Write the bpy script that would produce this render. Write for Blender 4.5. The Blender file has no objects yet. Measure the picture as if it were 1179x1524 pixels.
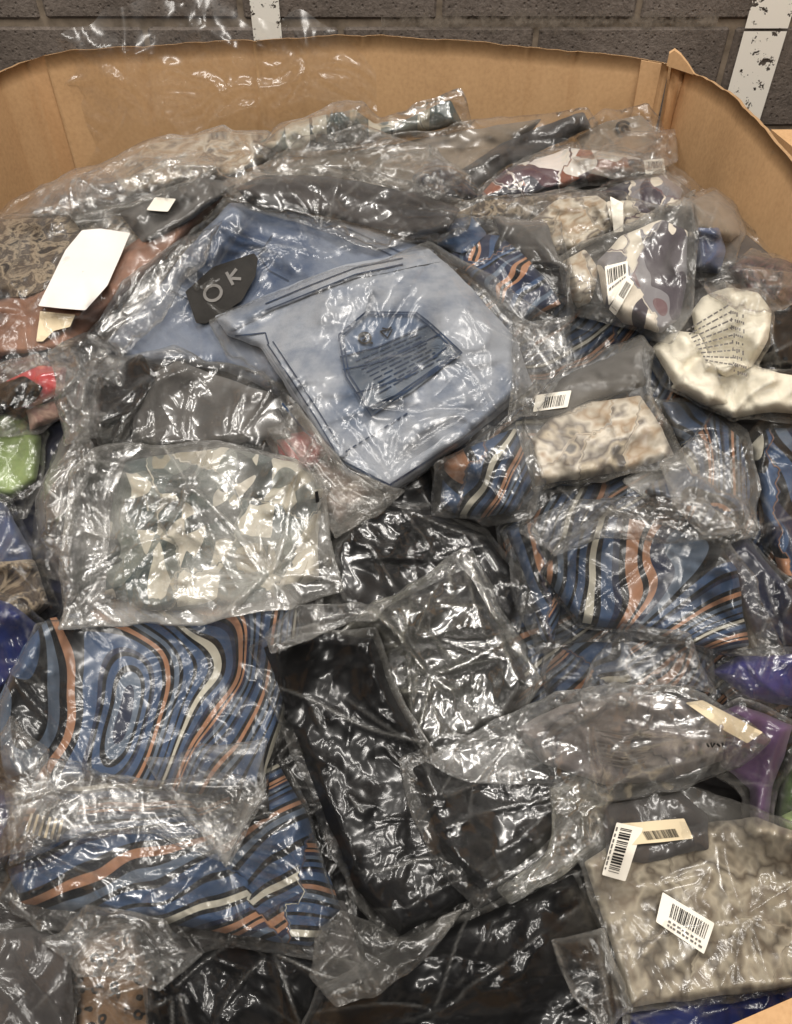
import bpy, math, random
import numpy as np
from mathutils import Vector
from mathutils.geometry import delaunay_2d_cdt

# ------------------------------------------------------------------ camera, world, lamps, exposure
sc = bpy.context.scene
COL = sc.collection
CAMZ, PITCH, F, CU, CV = 1.35, math.radians(43.0), 1100.0, 589.5, 762.0
cam_d = bpy.data.cameras.new("camera")
cam = bpy.data.objects.new("camera", cam_d); COL.objects.link(cam)
cam.location = (0, 0, CAMZ); cam.rotation_euler = (math.pi/2 - PITCH, 0, 0)
cam_d.sensor_fit = 'VERTICAL'; cam_d.sensor_height = 36.0
cam_d.lens = F/1524.0*36.0
cam_d.clip_start = 0.02; cam_d.clip_end = 200
sc.camera = cam

w = bpy.data.worlds.new("World"); sc.world = w; w.use_nodes = True
bg = w.node_tree.nodes["Background"]
bg.inputs[0].default_value = (1.0, 0.97, 0.93, 1); bg.inputs[1].default_value = 0.05

def lamp(name, loc, tgt, sx, sy, power, col=(1.0, 0.95, 0.885)):
    d = bpy.data.lights.new(name, 'AREA'); d.shape = 'RECTANGLE'; d.size = sx; d.size_y = sy
    d.energy = power; d.color = col
    o = bpy.data.objects.new(name, d); COL.objects.link(o); o.location = loc
    o.rotation_euler = (Vector(tgt) - Vector(loc)).to_track_quat('-Z', 'Y').to_euler()
    return o
for lx, ly, lz, p_, sx_, sy_ in ((-1.5, 1.7, 4.3, 70, 2.4, .13), (1.3, 2.0, 4.3, 75, 2.4, .13), (0.3, 0.3, 4.3, 85, .13, 2.4), (2.6, 0.2, 4.3, 55, .13, 2.4), (-2.4, -0.6, 4.3, 55, .13, 2.4), (-.6, -2.4, 3.6, 90, 2.0, .16)):  # last entry: added fill lamp, lower, to brighten the upright back panel
    lamp("ceiling_or_fill_lamp", (lx, ly, lz), (lx*.6, .9*.4+ly*.6, .7), sx_, sy_, p_*.86)

sc.view_settings.view_transform = 'Standard'; sc.view_settings.look = 'None'
sc.view_settings.exposure = 0.08; sc.view_settings.gamma = 1.0
sc.render.engine = 'CYCLES'
sc.cycles.max_bounces = 7; sc.cycles.diffuse_bounces = 3; sc.cycles.glossy_bounces = 3
sc.cycles.transmission_bounces = 3; sc.cycles.transparent_max_bounces = 22
sc.cycles.caustics_reflective = False; sc.cycles.caustics_refractive = False
sc.cycles.use_denoising = True

# ------------------------------------------------------------------ node materials
def N(nt, typ, ins=None, **props):
    n = nt.nodes.new(typ)
    for k, v in props.items(): setattr(n, k, v)
    for k, v in (ins or {}).items():
        s = n.inputs[k]
        if isinstance(v, bpy.types.NodeSocket): nt.links.new(v, s)
        elif isinstance(v, tuple) and len(v) == 3 and s.type == 'RGBA': s.default_value = (*v, 1)
        else: s.default_value = v
    return n
def new_mat(name):
    m = bpy.data.materials.new(name); m.use_nodes = True
    nt = m.node_tree; nt.nodes.clear()
    out = nt.nodes.new('ShaderNodeOutputMaterial')
    return m, nt, out
def math_n(nt, op, a, b=None, c=None, clamp=False):
    n = nt.nodes.new('ShaderNodeMath'); n.operation = op; n.use_clamp = clamp
    for i, v in enumerate((a, b, c)):
        if v is None: continue
        if isinstance(v, bpy.types.NodeSocket): nt.links.new(v, n.inputs[i])
        else: n.inputs[i].default_value = v
    return n.outputs[0]
def ramp(nt, fac, stops, interp='LINEAR'):
    r = nt.nodes.new('ShaderNodeValToRGB'); cr = r.color_ramp; cr.interpolation = interp
    while len(cr.elements) < len(stops): cr.elements.new(0.5)
    for e, (p, c) in zip(cr.elements, sorted(stops, key=lambda s: s[0])):
        e.position = p; e.color = (*c, 1) if len(c) == 3 else c
    nt.links.new(fac, r.inputs[0]); return r.outputs[0]
def mixc(nt, fac, a, b, blend='MIX'):
    n = nt.nodes.new('ShaderNodeMix'); n.data_type = 'RGBA'; n.blend_type = blend
    for k, v in ((0, fac), (6, a), (7, b)):
        if isinstance(v, bpy.types.NodeSocket): nt.links.new(v, n.inputs[k])
        elif isinstance(v, tuple): n.inputs[k].default_value = (*v, 1) if len(v) == 3 else v
        else: n.inputs[k].default_value = v
    return n.outputs[2]
def uvmap(nt, rot=0.0, scale=(1, 1, 1), loc=(0, 0, 0)):
    tc = nt.nodes.new('ShaderNodeTexCoord')
    mp = N(nt, 'ShaderNodeMapping', {'Vector': tc.outputs['UV'], 'Rotation': (0, 0, rot), 'Scale': scale, 'Location': loc})
    return mp.outputs[0]
def noise(nt, vec, scale, detail=2.0, rough=.5, dist=0.0):
    return N(nt, 'ShaderNodeTexNoise', {'Vector': vec, 'Scale': scale, 'Detail': detail, 'Roughness': rough, 'Distortion': dist})

def cloth_finish(nt, out, col, rough=.85, sheen=.15, weave=160.0, bump=.25):
    uv = uvmap(nt)
    wv = N(nt, 'ShaderNodeTexWave', {'Vector': uv, 'Scale': weave*.3, 'Distortion': 1.5, 'Detail': 1.0}, bands_direction='DIAGONAL')
    n1 = noise(nt, uv, 5.0, 4.0, .6)
    h = math_n(nt, 'ADD', math_n(nt, 'MULTIPLY', wv.outputs[1], .25), n1.outputs[0])
    b = N(nt, 'ShaderNodeBump', {'Height': h, 'Strength': bump, 'Distance': .006})
    p = N(nt, 'ShaderNodeBsdfPrincipled', {'Base Color': col, 'Roughness': rough, 'Normal': b.outputs[0], 'Sheen Weight': sheen, 'Specular IOR Level': .07})
    nt.links.new(p.outputs[0], out.inputs[0])

def m_plain(name, c, rough=.85, var=.35, sheen=.15, bump=.25):
    m, nt, out = new_mat(name)
    uv = uvmap(nt)
    n1 = noise(nt, uv, 1.6, 4.0, .6)
    col = ramp(nt, n1.outputs[0], [(.3, tuple(x*(1-var) for x in c)), (.7, tuple(min(1, x*(1+var)) for x in c))])
    cloth_finish(nt, out, col, rough, sheen, bump=bump)
    return m

BLACK = (.008, .009, .011); NAVY = (.018, .024, .05); BLUE = (.042, .072, .138); STEEL = (.095, .124, .17)
ORANGE = (.33, .17, .10); CREAM = (.46, .435, .36); GREY = (.16, .16, .18)
def m_swirl(name, rot=0.0, freq=.62, warp=1.5, nscale=.42, loc=(0, 0, 0), stretch=(1, .45, 1), dim=1.0):
    m, nt, out = new_mat(name)
    v = uvmap(nt, rot, (1, 1, 1), loc)
    vs = N(nt, 'ShaderNodeVectorMath', {0: v, 1: stretch}, operation='MULTIPLY').outputs[0]
    n1 = noise(nt, vs, nscale, .8, .35)
    n2 = noise(nt, v, nscale*3.2, 0.5, .3)
    sx = N(nt, 'ShaderNodeSeparateXYZ', {0: v})
    f = math_n(nt, 'ADD', sx.outputs[0], math_n(nt, 'MULTIPLY', math_n(nt, 'SUBTRACT', n1.outputs[0], .5), warp*7.0))
    f = math_n(nt, 'ADD', f, math_n(nt, 'MULTIPLY', n2.outputs[0], .22))
    fr = math_n(nt, 'FRACT', math_n(nt, 'MULTIPLY', f, freq))
    k = lambda c: tuple(x*dim for x in c)
    seq = [(0, NAVY), (.03, BLUE), (.12, BLACK), (.165, ORANGE), (.215, BLACK), (.26, STEEL), (.31, BLACK), (.345, BLUE), (.42, BLACK), (.445, BLUE),
           (.50, BLACK), (.525, CREAM), (.57, BLACK), (.60, BLUE), (.66, NAVY), (.69, BLACK), (.715, ORANGE), (.765, BLACK), (.785, ORANGE), (.81, NAVY), (.85, STEEL), (.89, BLACK), (.92, BLUE), (.97, BLACK)]
    col = ramp(nt, fr, [(p, k(c)) for p, c in seq], 'CONSTANT')
    g = noise(nt, v, 2.2, 3.0)
    col = mixc(nt, .35, col, mixc(nt, 1.0, col, g.outputs[0], 'MULTIPLY'))
    cloth_finish(nt, out, col, .6, .05, 220)
    return m
def m_stripe(name, rot=0.0, freq=2.2, seq=None, warp=.5):
    m, nt, out = new_mat(name)
    v = uvmap(nt, rot)
    n1 = noise(nt, v, .8, 1.0)
    sx = N(nt, 'ShaderNodeSeparateXYZ', {0: v})
    f = math_n(nt, 'ADD', sx.outputs[0], math_n(nt, 'MULTIPLY', n1.outputs[0], warp))
    fr = math_n(nt, 'FRACT', math_n(nt, 'MULTIPLY', f, freq))
    cloth_finish(nt, out, ramp(nt, fr, seq, 'CONSTANT'), .75, .1)
    return m
def m_print(name, cols, scale=1.6, dist=1.5, detail=1.5, loc=(0, 0, 0), rot=0.0, interp='CONSTANT', stretch=(1, 1, 1)):
    m, nt, out = new_mat(name)
    v = uvmap(nt, rot, stretch, loc)
    n1 = noise(nt, v, scale, detail, .62, dist)
    n = len(cols); stops = []
    for i, c in enumerate(cols): stops.append((.28 + .44*i/max(1, n-(interp == 'CONSTANT')*0), c))
    cloth_finish(nt, out, ramp(nt, n1.outputs[0], stops, interp), .75, .1)
    return m
def m_patch(name, cols, scale=3.0, warp=.25, stretch=(1, .5, 1), rot=0.0, loc=(0, 0, 0), soft=False):
    """flat irregular patches of colour, like a printed leaf or brush motif"""
    m, nt, out = new_mat(name)
    v = uvmap(nt, rot, stretch, loc)
    n1 = noise(nt, v, 1.6, 2.0)
    vv = mixc(nt, warp, v, n1.outputs[1])
    vo = N(nt, 'ShaderNodeTexVoronoi', {'Vector': vv, 'Scale': scale, **({'Smoothness': .6} if soft else {})}, voronoi_dimensions='2D', feature='SMOOTH_F1' if soft else 'F1')
    sx = N(nt, 'ShaderNodeSeparateXYZ', {0: vo.outputs['Color']})
    big = noise(nt, v, .8, 1.0)
    f = math_n(nt, 'MULTIPLY_ADD', math_n(nt, 'SUBTRACT', big.outputs[0], .5), 1.0, sx.outputs[0], clamp=True)
    n = len(cols)
    col = ramp(nt, f, [(i/n, c) for i, c in enumerate(cols)], 'LINEAR' if soft else 'CONSTANT')
    cloth_finish(nt, out, col, .7, .1)
    return m
def m_cells(name, base, spot, ring, scale=7.0):
    m, nt, out = new_mat(name)
    v = uvmap(nt)
    n1 = noise(nt, v, 4.0, 2.0)
    vv = mixc(nt, .12, v, n1.outputs[1])
    vo = N(nt, 'ShaderNodeTexVoronoi', {'Vector': vv, 'Scale': scale, 'Randomness': .85})
    col = ramp(nt, vo.outputs['Distance'], [(0, ring), (.16, spot), (.33, spot), (.38, base)], 'CONSTANT')
    cloth_finish(nt, out, col, .7, .1)
    return m
def m_denim(name, deep, pale, bias=.5):
    m, nt, out = new_mat(name)
    v = uvmap(nt)
    n1 = noise(nt, v, .55, 3.0, .55, .4)
    n2 = noise(nt, v, 3.5, 5.0, .65)
    tw = N(nt, 'ShaderNodeTexWave', {'Vector': v, 'Scale': 26.0, 'Distortion': 2.5, 'Detail': 2.0, 'Detail Scale': 4.0}, bands_direction='DIAGONAL')
    nf = noise(nt, v, 90.0, 2.0)
    f = math_n(nt, 'ADD', math_n(nt, 'MULTIPLY', n1.outputs[0], 1.9), math_n(nt, 'MULTIPLY', n2.outputs[0], .8))
    f = math_n(nt, 'ADD', f, bias - 1.32)
    col = ramp(nt, f, [(.22, deep), (.5, tuple((a+b)/2 for a, b in zip(deep, pale))), (.72, pale)])
    sp = math_n(nt, 'MULTIPLY_ADD', tw.outputs[1], .30, math_n(nt, 'MULTIPLY_ADD', nf.outputs[0], .9, .38))
    col = mixc(nt, 1.0, col, sp, 'MULTIPLY')
    b = N(nt, 'ShaderNodeBump', {'Height': math_n(nt, 'ADD', n2.outputs[0], math_n(nt, 'MULTIPLY', tw.outputs[1], .15)), 'Strength': .35, 'Distance': .006})
    p = N(nt, 'ShaderNodeBsdfPrincipled', {'Base Color': col, 'Roughness': .9, 'Normal': b.outputs[0], 'Sheen Weight': .2, 'Specular IOR Level': .07})
    nt.links.new(p.outputs[0], out.inputs[0])
    return m
def m_film(name, haze=.06, tint=(.85, .83, .78), rough=.05, bump=1.0, spec=1.0, rot=0.0, thr=.5, seamhaze=.16):
    m, nt, out = new_mat(name)
    v = uvmap(nt, 0, (1, 1, 1), (rot*3, rot, 0))
    wn = noise(nt, v, .8, 1.0, .5)
    vw = mixc(nt, .22, v, wn.outputs[1])
    def ridge(ang, sc, st):
        mp = N(nt, 'ShaderNodeMapping', {'Vector': vw, 'Rotation': (0, 0, ang), 'Scale': (1, 1, 1)})
        m2 = N(nt, 'ShaderNodeVectorMath', {0: mp.outputs[0], 1: (sc, sc*st, 1)}, operation='MULTIPLY').outputs[0]
        n_ = N(nt, 'ShaderNodeTexNoise', {'Vector': m2, 'Scale': 1.0, 'Detail': 0.0, 'Roughness': .4}, noise_dimensions='2D')
        return math_n(nt, 'ABSOLUTE', math_n(nt, 'SUBTRACT', n_.outputs[0], .5))
    p1 = ramp(nt, wn.outputs[0], [(thr+.0, (.010, .010, .010)), (thr+.11, (1.25, 1.25, 1.25))])
    sc_ = N(nt, 'ShaderNodeSeparateXYZ', {0: wn.outputs[1]})
    p2 = ramp(nt, sc_.outputs[1], [(thr-.03, (0, 0, 0)), (thr+.11, (1.1, 1.1, 1.1))])
    q2 = math_n(nt, 'MULTIPLY', p1, math_n(nt, 'SUBTRACT', 1.15, p2))
    h = math_n(nt, 'MULTIPLY', ridge(.5+rot, 2.5, .06), q2)
    h = math_n(nt, 'ADD', h, math_n(nt, 'MULTIPLY', ridge(-.9+rot, 3.3, .065), math_n(nt, 'MULTIPLY', p2, .75)))
    # fine crumple, only in patches
    mp3 = N(nt, 'ShaderNodeMapping', {'Vector': vw, 'Rotation': (0, 0, 1.9+rot), 'Scale': (1.0, .35, 1)})
    v3 = N(nt, 'ShaderNodeTexVoronoi', {'Vector': mp3.outputs[0], 'Scale': 5.5}, voronoi_dimensions='2D', distance='CHEBYCHEV')
    h = math_n(nt, 'ADD', h, math_n(nt, 'MULTIPLY', v3.outputs['Distance'], math_n(nt, 'MULTIPLY', math_n(nt, 'MULTIPLY', p1, p2), .13)))
    bm_ = N(nt, 'ShaderNodeBump', {'Height': h, 'Strength': 1.0, 'Distance': .015*bump})
    nn = bm_.outputs[0]
    lw = N(nt, 'ShaderNodeLayerWeight', {'Blend': .5})
    fr = math_n(nt, 'POWER', lw.outputs['Facing'], 5.0)
    fac = math_n(nt, 'MULTIPLY_ADD', fr, .8, .055*spec, clamp=True)
    g1 = N(nt, 'ShaderNodeBsdfGlossy', {'Color': (1, 1, 1), 'Roughness': rough*1.05+.03, 'Normal': nn})
    g2 = N(nt, 'ShaderNodeBsdfGlossy', {'Color': (1, 1, 1), 'Roughness': .40, 'Normal': nn})
    gl = N(nt, 'ShaderNodeMixShader', {0: .26, 1: g1.outputs[0], 2: g2.outputs[0]})
    tr = N(nt, 'ShaderNodeBsdfTransparent', {'Color': (.985, .982, .975)})
    df = N(nt, 'ShaderNodeBsdfDiffuse', {'Color': tint})
    tl = N(nt, 'ShaderNodeBsdfTranslucent', {'Color': tint})
    milk = N(nt, 'ShaderNodeMixShader', {0: .4, 1: df.outputs[0], 2: tl.outputs[0]})
    at = N(nt, 'ShaderNodeAttribute', attribute_name='edge')
    hz = math_n(nt, 'MULTIPLY', math_n(nt, 'MULTIPLY_ADD', p2, 1.1, .35), haze)
    hz = math_n(nt, 'MULTIPLY_ADD', at.outputs['Fac'], seamhaze, hz, clamp=True)  # milky welds and creases, strengthened to paint bright highlights along them
    s1 = N(nt, 'ShaderNodeMixShader', {0: hz, 1: tr.outputs[0], 2: milk.outputs[0]})
    s2 = N(nt, 'ShaderNodeMixShader', {0: fac, 1: s1.outputs[0], 2: gl.outputs[0]})
    nt.links.new(s2.outputs[0], out.inputs[0])
    return m
def m_simple(name, c, rough=.6, var=.12, scale=6.0, bump=0.0):
    m, nt, out = new_mat(name)
    tc = nt.nodes.new('ShaderNodeTexCoord')
    n1 = noise(nt, tc.outputs['Object'], scale, 4.0, .6)
    col = ramp(nt, n1.outputs[0], [(.3, tuple(x*(1-var) for x in c)), (.7, tuple(min(1, x*(1+var)) for x in c))])
    b = N(nt, 'ShaderNodeBump', {'Height': n1.outputs[0], 'Strength': bump, 'Distance': .004})
    p = N(nt, 'ShaderNodeBsdfPrincipled', {'Base Color': col, 'Roughness': rough, 'Normal': b.outputs[0], 'Specular IOR Level': .15})
    nt.links.new(p.outputs[0], out.inputs[0]); return m
def m_card(name):
    m, nt, out = new_mat(name)
    tc = nt.nodes.new('ShaderNodeTexCoord'); g = tc.outputs['Object']
    st = N(nt, 'ShaderNodeMapping', {'Vector': g, 'Scale': (1, 1, .06)})
    fl = noise(nt, st.outputs[0], 70.0, 2.0)
    n1 = noise(nt, g, 3.0, 5.0, .6); n2 = noise(nt, g, 160.0, 3.0)
    f = math_n(nt, 'MULTIPLY_ADD', fl.outputs[0], .10, math_n(nt, 'MULTIPLY_ADD', n1.outputs[0], .5, math_n(nt, 'MULTIPLY', n2.outputs[0], .4)))
    col = ramp(nt, f, [(.3, (.44, .258, .124)), (.5, (.56, .342, .172)), (.72, (.65, .41, .215))])
    b = N(nt, 'ShaderNodeBump', {'Height': fl.outputs[0], 'Strength': .25, 'Distance': .002})
    p = N(nt, 'ShaderNodeBsdfPrincipled', {'Base Color': col, 'Roughness': .78, 'Normal': b.outputs[0], 'Specular IOR Level': .3})
    nt.links.new(p.outputs[0], out.inputs[0]); return m
def m_block(name):
    m, nt, out = new_mat(name)
    tc = nt.nodes.new('ShaderNodeTexCoord'); g = N(nt, 'ShaderNodeNewGeometry').outputs['Position']
    n1 = noise(nt, g, 5.0, 5.0, .65); n2 = noise(nt, g, 120.0, 4.0, .7)
    vo = N(nt, 'ShaderNodeTexVoronoi', {'Vector': g, 'Scale': 85.0})
    pit = ramp(nt, vo.outputs['Distance'], [(.0, (0, 0, 0)), (.28, (1, 1, 1))])
    f = math_n(nt, 'MULTIPLY_ADD', n1.outputs[0], .55, math_n(nt, 'MULTIPLY', n2.outputs[0], .5))
    col = ramp(nt, f, [(.35, (.065, .051, .041)), (.52, (.118, .094, .077)), (.7, (.19, .155, .13))])
    col = mixc(nt, .45, col, mixc(nt, 1.0, col, pit, 'MULTIPLY'))
    h = math_n(nt, 'MULTIPLY_ADD', pit, .6, n2.outputs[0])
    b = N(nt, 'ShaderNodeBump', {'Height': h, 'Strength': .8, 'Distance': .004})
    p = N(nt, 'ShaderNodeBsdfPrincipled', {'Base Color': col, 'Roughness': .8, 'Normal': b.outputs[0]})
    nt.links.new(p.outputs[0], out.inputs[0]); return m
def m_paint(name, thr, c=(.80, .76, .68), eg=.06, soft=False):
    m, nt, out = new_mat(name)
    tc = nt.nodes.new('ShaderNodeTexCoord'); g = tc.outputs['Object']
    n1 = noise(nt, g, 30.0, 6.0, .7); n2 = noise(nt, g, 140.0, 3.0, .6)
    f = math_n(nt, 'MULTIPLY_ADD', n2.outputs[0], .35, n1.outputs[0])
    at = N(nt, 'ShaderNodeAttribute', attribute_name='edge')
    f = math_n(nt, 'SUBTRACT', f, math_n(nt, 'MULTIPLY', at.outputs['Fac'], eg))
    a = math_n(nt, 'GREATER_THAN', f, thr) if not soft else math_n(nt, 'MULTIPLY', math_n(nt, 'SUBTRACT', f, thr-.12), 3.2, clamp=True)
    p = N(nt, 'ShaderNodeBsdfPrincipled', {'Base Color': c, 'Roughness': .7})
    tr = N(nt, 'ShaderNodeBsdfTransparent')
    s = N(nt, 'ShaderNodeMixShader', {0: a, 1: tr.outputs[0], 2: p.outputs[0]})
    nt.links.new(s.outputs[0], out.inputs[0]); return m

# ------------------------------------------------------------------ object helpers
def tag(o, label=None, cat=None, group=None, kind=None):
    if label: o['label'] = label
    if cat: o['category'] = cat
    if group: o['group'] = group
    if kind: o['kind'] = kind
    return o
def empty(name, loc):
    o = bpy.data.objects.new(name, None); COL.objects.link(o); o.location = loc; o.empty_display_size = .02
    return o
def mesh_obj(name, verts, faces, mat, parent=None, uv=None, attr=None, smooth=True, origin=None):
    verts = np.asarray(verts, float)
    off = np.zeros(3)
    if parent is not None:
        r = parent; off = np.zeros(3)
        while r is not None: off = off + np.array(r.location); r = r.parent
    loc = np.zeros(3)
    if parent is None:
        loc = np.array(origin) if origin is not None else np.array([verts[:, 0].mean(), verts[:, 1].mean(), verts[:, 2].min()])
        off = loc
    me = bpy.data.meshes.new(name)
    me.from_pydata((verts - off).tolist(), [], [tuple(int(i) for i in f) for f in faces])
    if smooth: me.polygons.foreach_set('use_smooth', [True]*len(me.polygons))
    if uv is not None:
        l = me.uv_layers.new(name='UVMap')
        idx = np.empty(len(me.loops), dtype=np.int32); me.loops.foreach_get('vertex_index', idx)
        l.data.foreach_set('uv', np.asarray(uv, float)[idx].ravel())
    if attr is not None:
        a = me.attributes.new('edge', 'FLOAT', 'POINT'); a.data.foreach_set('value', np.asarray(attr, np.float32))
    me.materials.append(mat)
    o = bpy.data.objects.new(name, me); COL.objects.link(o)
    o.location = loc
    if parent is not None: o.parent = parent; o.location = (0, 0, 0)
    return o
def box_geo(x0, x1, y0, y1, z0, z1):
    v = [(x, y, z) for x in (x0, x1) for y in (y0, y1) for z in (z0, z1)]
    f = [(0, 1, 3, 2), (4, 6, 7, 5), (0, 4, 5, 1), (2, 3, 7, 6), (0, 2, 6, 4), (1, 5, 7, 3)]
    return v, f

# ------------------------------------------------------------------ the heap surface (real slope of the pile; heights stacked on it)
CP, SP = math.cos(PITCH), math.sin(PITCH)
def raydir(u, v):
    x = (np.asarray(u, float)-CU)/F; y = (CV-np.asarray(v, float))/F
    return np.stack([x, CP + y*SP, -SP + y*CP], -1)
def ss(a, b, x):
    t = np.clip((x-a)/(b-a), 0, 1); return t*t*(3-2*t)
def heap(x, y):
    z = -.44 - (1.52-y)*.345
    z = z + .13*ss(.2, .5, x)*ss(.25, .8, y)*(1-ss(1.0, 1.5, y)*.8)
    z = z + .05*np.exp(-((x-.0)**2+(y-.95)**2)/.07) + .03*ss(-.3, -.6, x)*ss(.5, 1.0, y)
    z = z + .018*np.sin(x*9+1.0)*np.sin(y*8)
    return z
STEP = 4.0; PAD = 100
us = np.arange(-PAD, 1179+PAD+1, STEP); vs = np.arange(-PAD, 1524+PAD+1, STEP)
UU, VV = np.meshgrid(us, vs)
D = raydir(UU, VV)
lo = np.full(UU.shape, .2); hi = np.full(UU.shape, 3.0)
for _ in range(40):
    t = (lo+hi)/2
    f = t*D[..., 2] - heap(t*D[..., 0], t*D[..., 1])
    lo = np.where(f > 0, t, lo); hi = np.where(f > 0, hi, t)
TG = np.minimum((lo+hi)/2, 1.50/np.maximum(D[..., 1], .05))
NRM = np.array([0, -.33, .944])
def samp(G, u, v):
    fu = np.clip((np.asarray(u, float)+PAD)/STEP, 0, G.shape[1]-1.001); fv = np.clip((np.asarray(v, float)+PAD)/STEP, 0, G.shape[0]-1.001)
    i = fu.astype(int); j = fv.astype(int); a = fu-i; b = fv-j
    return (G[j, i]*(1-a)*(1-b) + G[j, i+1]*a*(1-b) + G[j+1, i]*(1-a)*b + G[j+1, i+1]*a*b)
def P3(u, v, h):
    d = raydir(u, v); t = samp(TG, u, v)
    t = t - np.asarray(h)/np.abs(d@NRM)
    t = np.minimum(t, 1.515/np.maximum(d[..., 1], .05))
    p = d*t[..., None]; p[..., 2] += CAMZ
    return p
def uv_of(p): return np.stack([p[:, 0]*10, p[:, 1]*10.6], -1)
LH = np.zeros(UU.shape)            # height of what already lies there

def blur(a):
    b = a.copy()
    b[1:-1] = (a[:-2]+2*a[1:-1]+a[2:])/4
    c = b.copy()
    c[:, 1:-1] = (b[:, :-2]+2*b[:, 1:-1]+b[:, 2:])/4
    return c
def vnoise(x, y, seed):
    r = np.random.RandomState(seed); T = r.rand(64, 64)
    xi = np.floor(x).astype(int); yi = np.floor(y).astype(int); a = x-xi; b = y-yi
    a = a*a*(3-2*a); b = b*b*(3-2*b); m = 63
    return (T[yi & m, xi & m]*(1-a)*(1-b)+T[yi & m, (xi+1) & m]*a*(1-b)+T[(yi+1) & m, xi & m]*(1-a)*b+T[(yi+1) & m, (xi+1) & m]*a*b)*2-1
def fbm(x, y, seed, o=3):
    s = 0; a = 1
    for k in range(o): s = s + a*vnoise(x*2**k, y*2**k, seed+k*7); a *= .5
    return s
def in_poly(P, u, v):
    r = np.zeros(np.shape(u), bool); n = len(P)
    for i in range(n):
        x1, y1 = P[i]; x2, y2 = P[(i+1) % n]
        if y1 == y2: continue
        c = ((y1 > v) != (y2 > v)) & (u < (x2-x1)*(v-y1)/(y2-y1)+x1)
        r ^= c
    return r
def d_poly(P, u, v):
    d = np.full(np.shape(u), 1e9); n = len(P)
    for i in range(n):
        a = np.array(P[i]); b = np.array(P[(i+1) % n]); e = b-a; L2 = max(e@e, 1e-9)
        t = np.clip(((u-a[0])*e[0]+(v-a[1])*e[1])/L2, 0, 1)
        d = np.minimum(d, (u-a[0]-t*e[0])**2+(v-a[1]-t*e[1])**2)
    return np.sqrt(d)
def resample(P, s, wob=0.0, seed=0, rnd=0.0):
    P = [np.array(p, float) for p in P]
    if rnd > 0:                                   # round the corners a little
        Q = []
        for i in range(len(P)):
            a, b, c = P[i-1], P[i], P[(i+1) % len(P)]
            la, lc = np.linalg.norm(a-b), np.linalg.norm(c-b)
            ra = min(rnd, la*.4); rc = min(rnd, lc*.4)
            p, q = b+(a-b)/max(la, 1e-6)*ra, b+(c-b)/max(lc, 1e-6)*rc
            for t in (0, .33, .67, 1): Q.append((1-t)**2*p+2*t*(1-t)*b+t*t*q)
        P = Q
    out = []; n = len(P)
    for i in range(n):
        a, b = P[i], P[(i+1) % n]; L = np.linalg.norm(b-a); k = max(1, int(round(L/s)))
        for j in range(k): out.append(a+(b-a)*j/k)
    out = np.array(out)
    if wob > 0:
        out = out + wob*np.stack([fbm(out[:, 0]/38, out[:, 1]/38, seed, 3), fbm(out[:, 0]/38+9, out[:, 1]/38+5, seed+3, 3)], -1)
    return out
def trimesh(B, s, seed=0):
    r = np.random.RandomState(seed)
    x0, y0 = B.min(0); x1, y1 = B.max(0)
    xs = np.arange(x0, x1, s); ys = np.arange(y0, y1, s*.866)
    X, Y = np.meshgrid(xs, ys); X = X + (np.arange(len(ys)) % 2)[:, None]*s*.5
    X = X + (r.rand(*X.shape)-.5)*s*.35; Y = Y + (r.rand(*Y.shape)-.5)*s*.35
    X, Y = X.ravel(), Y.ravel()
    m = in_poly(B, X, Y); X, Y = X[m], Y[m]
    m = d_poly(B[::1], X, Y) > s*.55; X, Y = X[m], Y[m]
    n = len(B)
    pts = [Vector(p) for p in B] + [Vector((x, y)) for x, y in zip(X, Y)]
    ov, oe, of, *_ = delaunay_2d_cdt(pts, [], [list(range(n))], 1, 1e-4)
    V = np.array([(p.x, p.y) for p in ov])
    F_ = [(f[0], f[2], f[1]) for f in of]       # v axis points down, so flip
    return V, F_

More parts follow.
